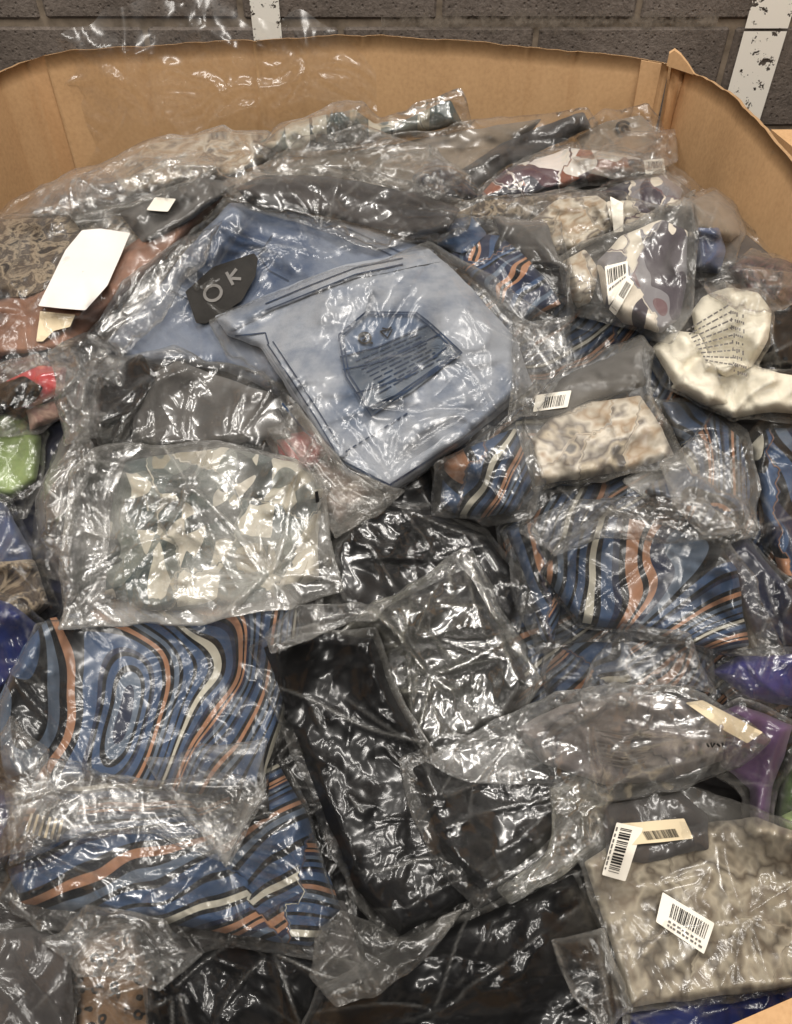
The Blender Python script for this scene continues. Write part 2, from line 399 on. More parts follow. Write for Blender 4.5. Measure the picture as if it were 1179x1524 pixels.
def vlin(x, y, seed):
    T = np.random.RandomState(seed).rand(64, 64); xi = np.floor(x).astype(int); yi = np.floor(y).astype(int); a = x-xi; b = y-yi; m = 63
    A, B, C, D_ = T[yi & m, xi & m], T[yi & m, (xi+1) & m], T[(yi+1) & m, xi & m], T[(yi+1) & m, (xi+1) & m]
    return np.where(a > b, A+(B-A)*a+(D_-B)*b, A+(C-A)*b+(D_-C)*a)*2-1       # two flat triangles per cell
def crinkle(V, F_poly, seed, amp, dens, tens, shard=1.0, rad=75.0, folds=()):
    """fold lines that run from tension points, plus facets; metres"""
    r = np.random.RandomState(seed); u, v = V[:, 0], V[:, 1]
    x0, y0 = V.min(0); x1, y1 = V.max(0); size = math.hypot(x1-x0, y1-y0)
    h = np.zeros(len(V)); ln = np.zeros(len(V))
    area = (x1-x0)*(y1-y0)
    # tension fans
    for (cx, cy) in tens:
        a0 = r.rand()*6.28
        for k in range(int(12*dens)):
            a = r.rand()*6.28; dx, dy = math.cos(a), math.sin(a)
            L = size*(.15+.5*r.rand()); wd = 3.5+5*r.rand(); A = 1.5*amp*(.6+1.0*r.rand())
            s = (u-cx)*dx+(v-cy)*dy; q = -(u-cx)*dy+(v-cy)*dx
            q = q + 6*np.sin(s/40+a*7)
            wv = wd*(.5+np.clip(s, 0, L)/L*1.6)
            pr = np.clip(s/12, 0, 1)*np.clip((L-s)/(L*.5), 0, 1)
            h += A*np.exp(-np.abs(q)/wv)*pr
            if r.rand() < .55: ln = np.maximum(ln, np.exp(-(q/2.0)**2)*pr*(.3+.7*r.rand()))
    # loose fold lines
    n = int(area/5200*dens)
    for k in range(n):
        cx, cy = x0+(x1-x0)*r.rand(), y0+(y1-y0)*r.rand()
        if tens and r.rand() < .6:
            tx, ty = tens[r.randint(len(tens))]; a = math.atan2(cy-ty, cx-tx)+(r.rand()-.5)*.5
        else: a = r.rand()*6.28
        dx, dy = math.cos(a), math.sin(a); L = 18+70*r.rand(); wd = 3.0+5*r.rand(); A = 1.4*amp*(r.rand()*1.8-.6)
        s = (u-cx)*dx+(v-cy)*dy; q = -(u-cx)*dy+(v-cy)*dx
        q = q + 3*np.sin(s/20+k)
        pr = np.clip(1.3*(1-np.abs(s)/L), 0, 1)
        h += A*np.exp(-np.abs(q)/wd)*pr
        if r.rand() < .35: ln = np.maximum(ln, np.exp(-(q/2.0)**2)*pr*(.3+.7*r.rand()))
    # crumple facets in patches
    m = max(8, int(area/900))
    S = np.stack([x0+(x1-x0)*r.rand(m), y0+(y1-y0)*r.rand(m)], -1)
    ww = np.stack([u+10*fbm(u/40, v/40, seed+1), v+10*fbm(u/40+5, v/40, seed+2)], -1)
    best = np.full(len(V), 1e9)
    ang = r.rand()*3.14; c, s_ = math.cos(ang), math.sin(ang)
    for i in range(0, m):
        e = ww-S[i]; a = np.abs(e[:, 0]*c+e[:, 1]*s_); b = np.abs(-e[:, 0]*s_+e[:, 1]*c)
        best = np.minimum(best, np.maximum(a, b*.55))
    patch = ss(-.15, .5, fbm(u/130, v/130, seed+11, 2))
    h += amp*.06*best*(.05+.9*patch)
    for fi, pl in enumerate(folds):                # long folds of the film, as polylines
        dd = np.full(len(V), 1e9); P_ = np.array(pl, float)
        for a_, b_ in zip(P_[:-1], P_[1:]):
            e_ = b_-a_; t_ = np.clip(((u-a_[0])*e_[0]+(v-a_[1])*e_[1])/(e_@e_), 0, 1)
            dd = np.minimum(dd, np.hypot(u-a_[0]-t_*e_[0]+2.5*fbm(u/22, v/22, seed+70+fi, 2), v-a_[1]-t_*e_[1]+2.5*fbm(u/22+3, v/22, seed+71+fi, 2)))
        en = np.minimum(np.hypot(u-P_[0, 0], v-P_[0, 1]), np.hypot(u-P_[-1, 0], v-P_[-1, 1])); tp = np.clip(en/18, .15, 1)
        wf = 4.0+3.0*r.rand()
        h += tp*.0052*np.exp(-(dd/wf)**1.5)*(.75+.5*vlin(u/16, v/16, seed+80+fi)); ln = np.maximum(ln, .9*tp*np.exp(-(dd/2.2)**2)*np.clip(.6+.8*vlin(u/25, v/25, seed+90+fi), 0, 1))
    # hard-edged shards round the tension points
    near = np.zeros(len(V))
    for (cx, cy) in tens: near = np.maximum(near, np.exp(-(((u-cx)**2+(v-cy)**2)/(rad**2))))
    near = np.clip(near*(1.0+.9*fbm(u/60, v/60, seed+14, 2)), 0, 1)
    an = r.rand()*3; wu = u+7*fbm(u/30, v/30, seed+15, 2); wv_ = v+7*fbm(u/30+3, v/30, seed+16, 2)
    pu, pv = wu*math.cos(an)+wv_*math.sin(an), -wu*math.sin(an)+wv_*math.cos(an)
    h += amp*.65*shard*near*(vlin(pu/15, pv/24, seed+17)+.6*vlin(pu/9+4, pv/9, seed+18))
    h += amp*.5*fbm(u/90, v/70, seed+5, 2)
    return h, ln

MATS = {}
def MAT(k): return MATS[k]
REG = []
BAGN = [0]
GROUP = "bagged garments heaped in the box"

PANELS = dict(swirl_a=1, denim_light=1, denim_mid=1, swirl_b=2, swirl_c=3, swirl_d=4, swirl_e=4, swirl_f=2, leaf=6, camo=5, bold=5, floral=4, khaki=5, cream=6, black=4, charcoal=2, dusk=3)
def cell_of(cells, u, v, seed):
    uu = u+14*fbm(u/45, v/45, seed+60, 2); vv = v+14*fbm(u/45+5, v/45, seed+61, 2)
    return np.argmin(np.stack([(uu-c[0])**2+(vv-c[1])**2 for c in cells], 0), 0)
class Bag: pass
def bag(name, label, cat, film, gars, fm='film', amp=.0022, dens=1.0, seed=None, tens=None, curl=.006, pucker=.0016, kink=5.0, shard=1.0, rad=75.0, folds=(), lift=.0, filmless=False, wob=2.2, fs=3.7):
    """film: outline; gars: list of (outline, material, thickness, fold amplitude[, part name[, fold angle]])"""
    BAGN[0] += 1; seed = seed if seed is not None else BAGN[0]*13
    B = Bag(); r = np.random.RandomState(seed)
    film = [tuple(p) for p in film]
    film0 = film; c0 = np.mean(np.array(film), 0); film = []
    for i_, q_ in enumerate(film0):               # film stands a little beyond the traced cloth, with kinks along its edges
        a_, b_ = np.array(q_, float), np.array(film0[(i_+1) % len(film0)], float)
        L_ = np.linalg.norm(b_-a_); n_ = np.array([(b_-a_)[1], -(b_-a_)[0]])/max(L_, 1e-6)
        film.append(tuple(a_+(a_-c0)/max(np.linalg.norm(a_-c0), 1)*r.uniform(0, kink*1.2)))
        for f_ in (r.uniform(.25, .4), r.uniform(.6, .75))[:int(L_ > 50)+int(L_ > 110)]:
            film.append(tuple(a_+(b_-a_)*f_+n_*r.uniform(-kink, kink)))
    FP = resample(film, fs, wob, seed, 5)
    x0, y0 = FP.min(0)-40; x1, y1 = FP.max(0)+40
    i0 = max(0, int((x0+PAD)/STEP)); i1 = min(UU.shape[1], int((x1+PAD)/STEP)+2)
    j0 = max(0, int((y0+PAD)/STEP)); j1 = min(UU.shape[0], int((y1+PAD)/STEP)+2)
    sl = (slice(j0, j1), slice(i0, i1)); U, V = UU[sl], VV[sl]
    Fc = resample(film, 12, 0, 0, 7)
    mask = in_poly(Fc, U, V); dist = d_poly(Fc, U, V)
    L0 = LH[sl]
    base = L0.copy()
    for _ in range(45): base = np.maximum(L0, blur(base))
    base = np.maximum(base*.55 + blur(base)*.45, L0) + .0015 + lift
    top = base + .001
    gtops = []
    for gi, g in enumerate(gars):
        G, gm, T, fa = g[:4]; gname = g[4] if len(g) > 4 else 'garment'; ga = g[5] if len(g) > 5 else r.rand()*3.14
        G = [tuple(np.array(q_)+(np.array(q_)-np.mean(np.array(G), 0))*.03) for q_ in G]; Gc = resample(G, 10, 0, 0, 5); gmask = in_poly(Gc, U, V); gd = d_poly(Gc, U, V)*gmask
        c, s_ = math.cos(ga), math.sin(ga); a = (U*c+V*s_); b = (-U*s_+V*c)
        a, b = a+45*fbm(U/150, V/150, seed+gi+40, 2), b+45*fbm(U/130+4, V/130, seed+gi+41, 2)
        fa = fa*1.35
        n1 = fbm(a/150, b/48, seed+gi*5, 3); n2 = fbm(a/60+7, b/60, seed+gi*5+2, 3)
        rid = 1-np.abs(n1)*1.4
        T = T*.62; wd = 6+T*420
        prof = T*np.sqrt(np.clip(1-(1-np.clip(gd/wd, 0, 1))**2, 0, 1))
        n3 = fbm(a/210+3, b/80, seed+gi*5+4, 2)
        ht = prof*(1+.30*n3) + fa*(np.clip(rid, -.2, 1)**2*.8 + np.maximum(0, 1-np.abs(n3)*5)*.5 + n2*.3)*np.clip(gd/16, 0, 1)
        ht = np.maximum(ht, 0)
        nc = PANELS.get(gm, 2); gr_ = np.array(G); cells = []
        for k_ in range(nc): cells.append((r.uniform(gr_[:, 0].min(), gr_[:, 0].max()), r.uniform(gr_[:, 1].min(), gr_[:, 1].max()), r.uniform(0, .008 if gm == 'cream' else .006), r.uniform(-.5, .5), r.uniform(-2, 2), r.uniform(-2, 2)))
        if nc > 1:
            ci = cell_of(cells, U, V, seed); ht = ht + np.array([c_[2] for c_ in cells])[ci]*np.clip(gd/8, 0, 1)
        gt = np.where(gmask, top + ht + .0006, -1)
        gfull = top + ht + .0006
        full = np.full(UU.shape, 0.0); full[:] = LH; full[sl] = gfull
        gtops.append((full, G, gm, gname, cells))
        top = np.where(gmask, np.maximum(top, gt), top)
    obs = top + .0012
    flm = obs.copy()
    pin = base + .0015
    ob2 = np.where(mask, obs, pin)
    flm = ob2.copy()
    for _ in range(70): flm = np.maximum(ob2, np.where(mask, blur(flm), pin))
    flm = np.where(mask, flm*.5+np.maximum(blur(flm), ob2)*.5, pin)
    flm = np.maximum(flm, ob2)
    fullF = LH.copy(); fullF[sl] = flm
    fullB = LH.copy(); fullB[sl] = base
    cu, cv = FP.mean(0)
    rootp = P3(np.array([cu]), np.array([cv]), np.array([samp(LH, cu, cv)]))[0]
    root = empty(name, rootp); tag(root, label, cat, GROUP)
    for (full, G, gm, gname, cells) in gtops:
        GP = resample(G, 4.6, 1.8, seed+9, 4)
        gv, gf = trimesh(GP, 4.6, seed)
        hh = samp(full, gv[:, 0], gv[:, 1])
        p = P3(gv[:, 0], gv[:, 1], hh)
        uv = uv_of(P3(gv[:, 0], gv[:, 1], np.zeros(len(gv))))
        if len(cells) > 1:
            ci = cell_of(cells, gv[:, 0], gv[:, 1], seed); an = np.array([c_[3] for c_ in cells])[ci]; ox = np.array([c_[4:6] for c_ in cells])[ci]
            c0 = uv.mean(0); q = uv-c0; uv = np.stack([q[:, 0]*np.cos(an)-q[:, 1]*np.sin(an), q[:, 0]*np.sin(an)+q[:, 1]*np.cos(an)], -1)+c0+ox
        uv = uv + np.stack([.10*fbm(gv[:, 0]/150, gv[:, 1]/150, seed+50, 1), 0.10*fbm(gv[:, 0]/150+3, gv[:, 1]/150, seed+51, 1)], -1)
        mesh_obj(gname, p, gf, MAT(gm), root, uv)
    if not filmless:
        tv, tf = trimesh(FP, fs, seed)
        de = d_poly(FP, tv[:, 0], tv[:, 1])
        if tens is None:
            k = [film[r.randint(len(film))] for _ in range(2)]
            tens = k + [(cu+(r.rand()-.5)*(x1-x0)*.4, cv+(r.rand()-.5)*(y1-y0)*.4)]
        cr, ln = crinkle(tv, FP, seed, amp, dens, tens, shard, rad, folds)
        hF = samp(fullF, tv[:, 0], tv[:, 1]); hT = hF + cr*np.clip(de/10, .15, 1)
        e = np.exp(-de/9.0)
        ii = np.zeros(len(tv), int); near = de < 26
        if near.any(): ii[near] = ((tv[near][:, None, :]-FP[None, :, :])**2).sum(-1).argmin(1)
        ph = ii*fs/1.0 + 5*fbm(tv[:, 0]/20, tv[:, 1]/20, seed+31, 2)
        pk_ = np.abs(((ph/13.0) % 1.0)*2-1)*(.4+.6*np.clip(.5+fbm(ph/60, ph*0, seed+33, 2), 0, 1))
        hT = hT + pucker*pk_*np.exp(-de/11.0)*np.clip(de/3, .3, 1)
        hT = hT + curl*e*np.clip(.5+fbm(tv[:, 0]/50, tv[:, 1]/50, seed+21, 3)*1.2, 0, 2)
        tt = np.full(UU.shape, -1.0); tt[:] = LH; tt[sl] = top
        hT = np.maximum(hT, samp(tt, tv[:, 0], tv[:, 1])+.0009)
        # underside: the same rim, a coarse sheet below
        bv, bf = trimesh(FP, 15, seed+1)
        key = {(round(a*50), round(b*50)): i for i, (a, b) in enumerate(tv)}
        mp = []; ex = []; exh = []
        hb = samp(fullB, bv[:, 0], bv[:, 1])
        for i, (a, b) in enumerate(bv):
            k = key.get((round(a*50), round(b*50)))
            if k is None: mp.append(len(tv)+len(ex)); ex.append((a, b)); exh.append(hb[i])
            else: mp.append(k)
        faces = list(tf) + [(mp[a], mp[c], mp[b]) for a, b, c in bf]
        allv = np.vstack([tv, np.array(ex).reshape(-1, 2)]); hh = np.concatenate([hT, np.array(exh)])
        p = P3(allv[:, 0], allv[:, 1], hh)
        edge = np.concatenate([np.maximum(np.exp(-de/3.0)*np.clip(.55+1.1*fbm(tv[:, 0]/70, tv[:, 1]/70, seed+95, 2), .05, 1.2), ln*.7), np.zeros(len(ex))])
        mesh_obj('film_bag', p, faces, MAT(fm), root, uv_of(p), edge)
    LH[sl] = np.where(mask, np.maximum(LH[sl], flm+.0012), LH[sl])
    B.root, B.F, B.gt, B.seed, B.top = root, fullF, [g[0] for g in gtops], seed, fullF
    B.children = {}
    return B

def plane_fit(field, pts, ex=.0):
    pts = np.array(pts, float); P = resample(pts, 8)
    iu = np.concatenate([P[:, 0], pts[:, 0]*.5+pts[:, 0].mean()*.5]); iv = np.concatenate([P[:, 1], pts[:, 1]*.5+pts[:, 1].mean()*.5])
    h = samp(field, iu, iv); A = np.stack([iu, iv, np.ones(len(iu))], -1)
    c = np.linalg.lstsq(A, h, rcond=None)[0]
    return lambda u, v: .4*(c[0]*u+c[1]*v+c[2]) + .6*np.asarray(samp(field, u, v))
def ribbon_geo(path, width, fld, eps, close=False, step=5):
    P = np.array(path, float)
    if close: P = np.vstack([P, P[:1]])
    Q = []
    for a, b in zip(P[:-1], P[1:]):
        k = max(1, int(np.linalg.norm(b-a)/step))
        for j in range(k): Q.append(a+(b-a)*j/k)
    Q.append(P[-1]); Q = np.array(Q)
    T = np.gradient(Q, axis=0); T /= np.maximum(np.linalg.norm(T, axis=1, keepdims=True), 1e-6)
    Nn = np.stack([-T[:, 1], T[:, 0]], -1)*width*.5
    A, B = Q+Nn, Q-Nn; n = len(Q)
    hA = np.asarray(fld(A[:, 0], A[:, 1]))+eps; hB = np.asarray(fld(B[:, 0], B[:, 1]))+eps
    v = np.vstack([P3(A[:, 0], A[:, 1], hA), P3(B[:, 0], B[:, 1], hB)])
    f = [(i, i+1, n+i+1, n+i) for i in range(n-1)]
    return v, f
def join(parts):
    V, Fs, o = [], [], 0
    for v, f in parts:
        V.append(np.asarray(v)); Fs += [tuple(i+o for i in q) for q in f]; o += len(v)
    return np.vstack(V), Fs
def ribbons(name, paths, width, field, eps, mat, parent, stuff=False):
    fld = lambda u, v: samp(field, u, v)
    V, Fs = join([ribbon_geo(p, width, fld, eps) for p in paths])
    o = mesh_obj(name, V, Fs, MAT(mat), parent, uv_of(V))
    if stuff: o['kind'] = 'stuff'
    return o
def patch(name, pts, field, eps, mat, parent, thick=True, wob=.4, stiff=True, s=6):
    fld = plane_fit(field, pts) if stiff else (lambda u, v: samp(field, u, v))
    P = resample(pts, s, wob, 5, 2)
    tv, tf = trimesh(P, s, 3)
    p = P3(tv[:, 0], tv[:, 1], np.asarray(fld(tv[:, 0], tv[:, 1]))+eps)
    return mesh_obj(name, p, tf, MAT(mat), parent, uv_of(p)), fld
def bil(q, s, t):
    a, b, c, d = [np.array(x, float) for x in q]
    return (a*(1-s)+b*s)*(1-t)+(d*(1-s)+c*s)*t
def barcode_label(B, q, seed=1, vert=False, lines=2, eps=.0035, field=None, mat='sticker', name='barcode_label', bars=(.12, .88, .14, .62), nbars=22):
    """q: corners TL TR BR BL"""
    field = B.F if field is None else field
    lab, fld = patch(name, q, field, eps, mat, B.root, s=5)
    r = random.Random(seed); parts = []
    f2 = lambda u, v: np.asarray(fld(u, v))
    s0, s1, t0, t1 = bars
    s = s0
    while s < s1:
        wd = r.choice([.012, .018, .03])*(s1-s0)/.76*22/nbars
        a, b, c, d = bil(q, s, t0), bil(q, min(s+wd, s1), t0), bil(q, min(s+wd, s1), t1), bil(q, s, t1)
        m0 = (a+d)/2; m1 = (b+c)/2
        pts = np.array([a, b, m1, m0, c, d])
        v = P3(pts[:, 0], pts[:, 1], f2(pts[:, 0], pts[:, 1])+eps+.0009)
        parts.append((v, [(0, 3, 2, 1), (3, 5, 4, 2)]))
        s += wd + r.choice([.012, .02, .03])*(s1-s0)/.76*22/nbars
    V, Fs = join(parts)
    o = mesh_obj('barcode', V, Fs, MAT('ink'), lab, None, smooth=False); o['kind'] = 'stuff'
    parts = []
    for k in range(lines):
        tt = t1+.1+k*.13; s = s0
        while s < s1-.05 and tt < .95:
            wd = r.uniform(.03, .09)
            pts = np.array([bil(q, s, tt), bil(q, s+wd, tt), bil(q, s+wd, tt+.065), bil(q, s, tt+.065)])
            v = P3(pts[:, 0], pts[:, 1], f2(pts[:, 0], pts[:, 1])+eps+.0009)
            parts.append((v, [(0, 3, 2, 1)])); s += wd+r.uniform(.015, .05)
    if parts:
        V, Fs = join(parts); o = mesh_obj('printed_line', V, Fs, MAT('ink_soft'), lab, None, smooth=False); o['kind'] = 'stuff'
    return lab
def arc(cx, cy, rx, ry, a0=0, a1=360, n=20, rot=0):
    o = []
    for i in range(n+1):
        a = math.radians(a0+(a1-a0)*i/n); x, y = rx*math.cos(a), ry*math.sin(a); c, s = math.cos(rot), math.sin(rot)
        o.append((cx+x*c-y*s, cy+x*s+y*c))
    return o

# ------------------------------------------------------------------ material list
MATS.update(
    film=m_film('clear_film', .012, rough=.17, spec=1.05), film_thin=m_film('thin_clear_film', .001, rough=.14, spec=.85, bump=.8, rot=1.0, thr=.55, seamhaze=.26),
    film_milky=m_film('milky_film', .08, spec=1.2, rough=.14, bump=.9, thr=.49), film_frost=m_film('frosted_film', .15, (.74, .70, .63), rough=.25, bump=.35, spec=.5, rot=.5, thr=.6),
    film_hard=m_film('stiff_shiny_film', .006, spec=1.8, rough=.145, bump=1.2, rot=2.0, thr=.50),
    film_bright=m_film('bright_crumpled_film', .17, spec=2.8, rough=.17, bump=1.2, thr=.45, seamhaze=.35), film_silver=m_film('silvery_film', .035, (.8, .8, .77), spec=3.2, rough=.15, bump=1.4, thr=.44, rot=.9, seamhaze=.3),
    film_soft=m_film('soft_film', .05, (.74, .71, .65), rough=.15, bump=.8, spec=1.0, thr=.5), film_olive=m_film('yellowed_film', .035, (.74, .72, .60), rough=.15, bump=1.4, spec=4.0, rot=.3, thr=.44, seamhaze=.4),
    film_calm=m_film('matte_film', .03, rough=.2, bump=.3, spec=.35, rot=1.1, thr=.56), film_flat=m_film('taut_clear_film', .010, rough=.17, bump=.8, rot=1.5, thr=.56), film_liner=m_film('liner_film', .002, rough=.15, bump=.8, rot=.2, thr=.59),
    denim_light=m_denim('light_washed_denim', (.07, .097, .15), (.255, .272, .305), .55), denim_mid=m_denim('mid_blue_denim', (.042, .064, .118), (.145, .17, .222), .5),
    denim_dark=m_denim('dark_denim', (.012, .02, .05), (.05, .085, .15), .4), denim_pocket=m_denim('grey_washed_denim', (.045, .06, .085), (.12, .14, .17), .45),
    black=m_plain('black_cloth', (.0045, .0045, .005), .8, .3, .0), charcoal=m_plain('charcoal_cloth', (.042, .038, .037), .9, .3), grey=m_plain('grey_cloth', (.085, .08, .075), .9, .3),
    taupe=m_plain('taupe_cloth', (.17, .135, .10), .9, .25), terracotta=m_plain('terracotta_cloth', (.20, .105, .07), .85, .35), cream=m_plain('cream_cloth', (.74, .69, .57), 1.0, .15, .0, .5),
    green=m_plain('pale_green_cloth', (.19, .25, .10), .8, .5), dgreen=m_plain('dark_green_cloth', (.05, .075, .03), .8, .4), red=m_plain('red_cloth', (.38, .03, .035), .7, .3), purple=m_plain('purple_cloth', (.085, .048, .10), .7, .3),
    violet=m_plain('blue_violet_cloth', (.025, .024, .11), .65, .3), royal=m_plain('royal_blue_cloth', (.010, .016, .075), .7, .4), navy=m_plain('navy_cloth', (.014, .016, .03), .75, .4), nightblue=m_plain('slate_blue_cloth', (.05, .065, .12), .75, .5),
    swirl_a=m_swirl('swirl_print', .10, .52, 1.15, .46, (1.2, .9, 0), (1, .55, 1)), swirl_b=m_swirl('swirl_print_slanted', 1.30, .55, 1.0, .45, (4.2, 2.6, 0), (1, .45, 1), dim=.85), swirl_c=m_swirl('swirl_print_fanned', 1.85, .58, .85, .5, (3.7, 6.5, 0), (1, .32, 1), dim=.9),
    swirl_d=m_swirl('swirl_print_dark', 1.0, .75, .5, .5, (11, 4, 0), (1, .3, 1), dim=.55), swirl_e=m_swirl('swirl_print_tight', .2, .7, .7, .5, (5, 9, 0), (1, .3, 1), dim=.75),
    swirl_f=m_swirl('swirl_print_steep', .15, .5, .8, .5, (2, 13, 0), (1, .3, 1), dim=.9),
    tubes=m_stripe('striped_knit', .2, 1.3, [(0, NAVY), (.2, STEEL), (.3, NAVY), (.42, ORANGE), (.5, BLACK), (.56, ORANGE), (.62, NAVY), (.8, BLUE), (.9, BLACK)], .9),
    cream_stripe=m_stripe('cream_striped_cloth', 1.3, 4.0, [(0, (.55, .48, .34)), (.55, (.2, .17, .12)), (.7, (.5, .43, .3)), (.88, (.08, .07, .05))], .8),
    leaf=m_patch('leaf_print', [(.03, .038, .036), (.15, .165, .145), (.48, .45, .37), (.06, .078, .074), (.52, .48, .40), (.27, .24, .17), (.10, .11, .095), (.05, .07, .07)], 4.2, .3, (1, .7, 1), .5),
    camo=m_print('cream_and_brown_print', [(.05, .042, .035), (.16, .125, .09), (.46, .41, .33), (.28, .20, .125), (.50, .45, .37), (.11, .09, .075), (.40, .34, .25), (.07, .06, .052)], 1.0, .1, 3.5, (3, 3, 0), interp='LINEAR'),
    bold=m_patch('white_and_plum_print', [(.62, .56, .47), (.05, .045, .055), (.60, .55, .46), (.12, .065, .07), (.17, .16, .17), (.58, .52, .43), (.05, .04, .05)], 3.2, .6, (1, .55, 1), .9, (8, 1, 0)),
    floral=m_patch('white_and_rust_print', [(.03, .028, .04), (.09, .05, .06), (.66, .60, .56), (.62, .58, .52), (.035, .03, .05), (.22, .09, .06), (.64, .6, .55), (.08, .05, .06)], 2.6, .35, (1, .7, 1), .4, (1, 6, 0)),
    khaki=m_print('grey_beige_brush_print', [(.04, .034, .027), (.12, .098, .072), (.31, .27, .205), (.085, .068, .05), (.33, .29, .22), (.15, .12, .088), (.27, .235, .175), (.06, .05, .038)], .85, .1, 4.0, (5, 5, 0), interp='LINEAR'),
    dusk=m_print('grey_mauve_print', [(.05, .045, .045), (.15, .13, .125), (.26, .225, .205), (.07, .065, .07), (.20, .175, .155)], 1.3, 1.0, 3.0, (9, 2, 0), interp='LINEAR'),
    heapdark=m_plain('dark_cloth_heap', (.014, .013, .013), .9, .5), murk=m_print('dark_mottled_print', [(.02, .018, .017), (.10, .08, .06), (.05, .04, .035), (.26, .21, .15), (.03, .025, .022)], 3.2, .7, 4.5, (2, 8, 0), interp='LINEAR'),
    maroon=m_print('maroon_dark_print', [(.016, .012, .014), (.06, .03, .033), (.022, .016, .02), (.10, .06, .055), (.025, .018, .02)], 2.2, 1.4, 2.0, (4, 8, 0)),
    rosy=m_print('rose_brown_print', [(.12, .07, .055), (.28, .19, .15), (.2, .12, .10), (.36, .28, .22)], 1.8, 1.0, 2.0, (6, 8, 0), interp='LINEAR'),
    leopard=m_cells('leopard_print', (.15, .09, .05), (.012, .010, .008), (.16, .08, .035), 8.0),
    card=m_card('cardboard'), cardedge=m_simple('cardboard_edge', (.30, .18, .085), .9, .35, 90, .3), carddark=m_simple('flute_gap_shade', (.05, .03, .015), .95),
    sticker=m_simple('white_sticker', (.70, .66, .58), .45, .06, 20), sticker_tan=m_simple('cream_sticker', (.60, .50, .34), .5, .06, 20), ink=m_simple('black_ink', (.015, .014, .014), .5), ink_soft=m_simple('grey_ink', (.12, .11, .10), .6),
    paper=m_simple('white_paper', (.66, .62, .585), .6, .05, 9, .1), thread=m_simple('dark_thread', (.03, .042, .07), .8), thread_pale=m_simple('pale_thread', (.42, .45, .5), .8), tagblack=m_simple('black_leather', (.014, .012, .010), .5, .3, 40, .3),
    tagprint=m_simple('grey_print', (.17, .16, .15), .6), block=m_block('concrete_block'), mortar=m_simple('mortar', (.20, .16, .12), .9, .35, 30, .6), paint=m_paint('worn_white_paint', .57), paint_old=m_paint('flaking_white_paint', .63, eg=-.12), smear=m_paint('smeared_mortar', .60, (.20, .165, .13), .3, True), floor=m_simple('concrete_floor', (.16, .15, .14), .8, .25, 3, .2),
    wood=m_simple('pallet_wood', (.26, .17, .09), .85, .3, 8, .2))

# ------------------------------------------------------------------ the setting: floor and block wall
v, f = [(-6, -5, 0), (6, -5, 0), (6, 6, 0), (-6, 6, 0)], [(0, 1, 2, 3)]
tag(mesh_obj('floor', v, f, MAT('floor'), None, smooth=False), kind='structure')
WY = 1.77
wall = empty('block_wall', (0, WY+.1, 0)); tag(wall, 'rough grey concrete block wall with worn white paint stripes behind the box', 'wall')
v, f = box_geo(-2.4, 2.4, WY+.006, WY+.2, 0, 2.6); mesh_obj('mortar_bed', v, f, MAT('mortar'), wall, smooth=False)
rr = random.Random(4)
def block_mesh():
    import bmesh
    bm = bmesh.new(); bmesh.ops.create_cube(bm, size=1)
    for q in bm.verts: q.co = Vector((q.co.x*.388, q.co.y*.08, q.co.z*.186))
    bmesh.ops.bevel(bm, geom=bm.edges[:], offset=.005, segments=1, affect='EDGES')
    me = bpy.data.meshes.new('block'); bm.to_mesh(me); bm.free(); me.materials.append(MAT('block')); return me
bme = block_mesh()
for row in range(13):
    for c in range(-6, 7):
        x = c*.4 + .087 + (0 if row % 2 == 1 else .2); z = 1.0465+.006 + (row-5)*.2 - .1
        if z < .05 or abs(x) > 2.3: continue
        b = bpy.data.objects.new('block', bme); COL.objects.link(b); b.parent = wall
        b.location = (x, -.06+rr.uniform(-.0012, .0012), z+rr.uniform(-.001, .001)); b.rotation_euler = (0, rr.uniform(-.003, .003), 0)
def on_plane(u, v, y):
    d = raydir(u, v); p = d*(y/d[1]); return np.array([p[0], p[1], p[2]+CAMZ])
def paint(x0, x1, z0, z1, mt='paint'):
    xs = np.linspace(x0, x1, 7); zs = np.arange(z0, z1, .02); V = []; A = []
    for z in zs:
        for x in xs:
            V.append((x, WY-.0042, z)); A.append(abs((x-(x0+x1)/2)/((x1-x0)/2))**3)
    n = len(xs); Fs = [(j*n+i, j*n+i+1, (j+1)*n+i+1, (j+1)*n+i) for j in range(len(zs)-1) for i in range(n-1)]
    mesh_obj('painted_stripe', V, Fs, MAT(mt), wall, None, A, smooth=False)
a = on_plane(374, 20, WY)[0]; b_ = on_plane(417, 20, WY)[0]; paint(a, b_, .9, 2.4)
a = on_plane(1108, 40, WY)[0]; b_ = on_plane(1172, 40, WY)[0]; paint(a, b_, 1.045, 2.4); paint(a, b_, .1, 1.045, 'paint_old')
# skin of mortar smeared along the bed joint, above the box
V, A, Fs = [], [], []
xs = np.arange(-.03, .66, .02)
for x in xs:
    for k in range(5): V.append((x, WY-.0026, 1.03+.013*k)); A.append(abs(k-2)/2)
Fs = [(j*5+i, j*5+i+1, (j+1)*5+i+1, (j+1)*5+i) for j in range(len(xs)-1) for i in range(4)]
mesh_obj('mortar_smear', V, Fs, MAT('smear'), wall, None, A, smooth=False)

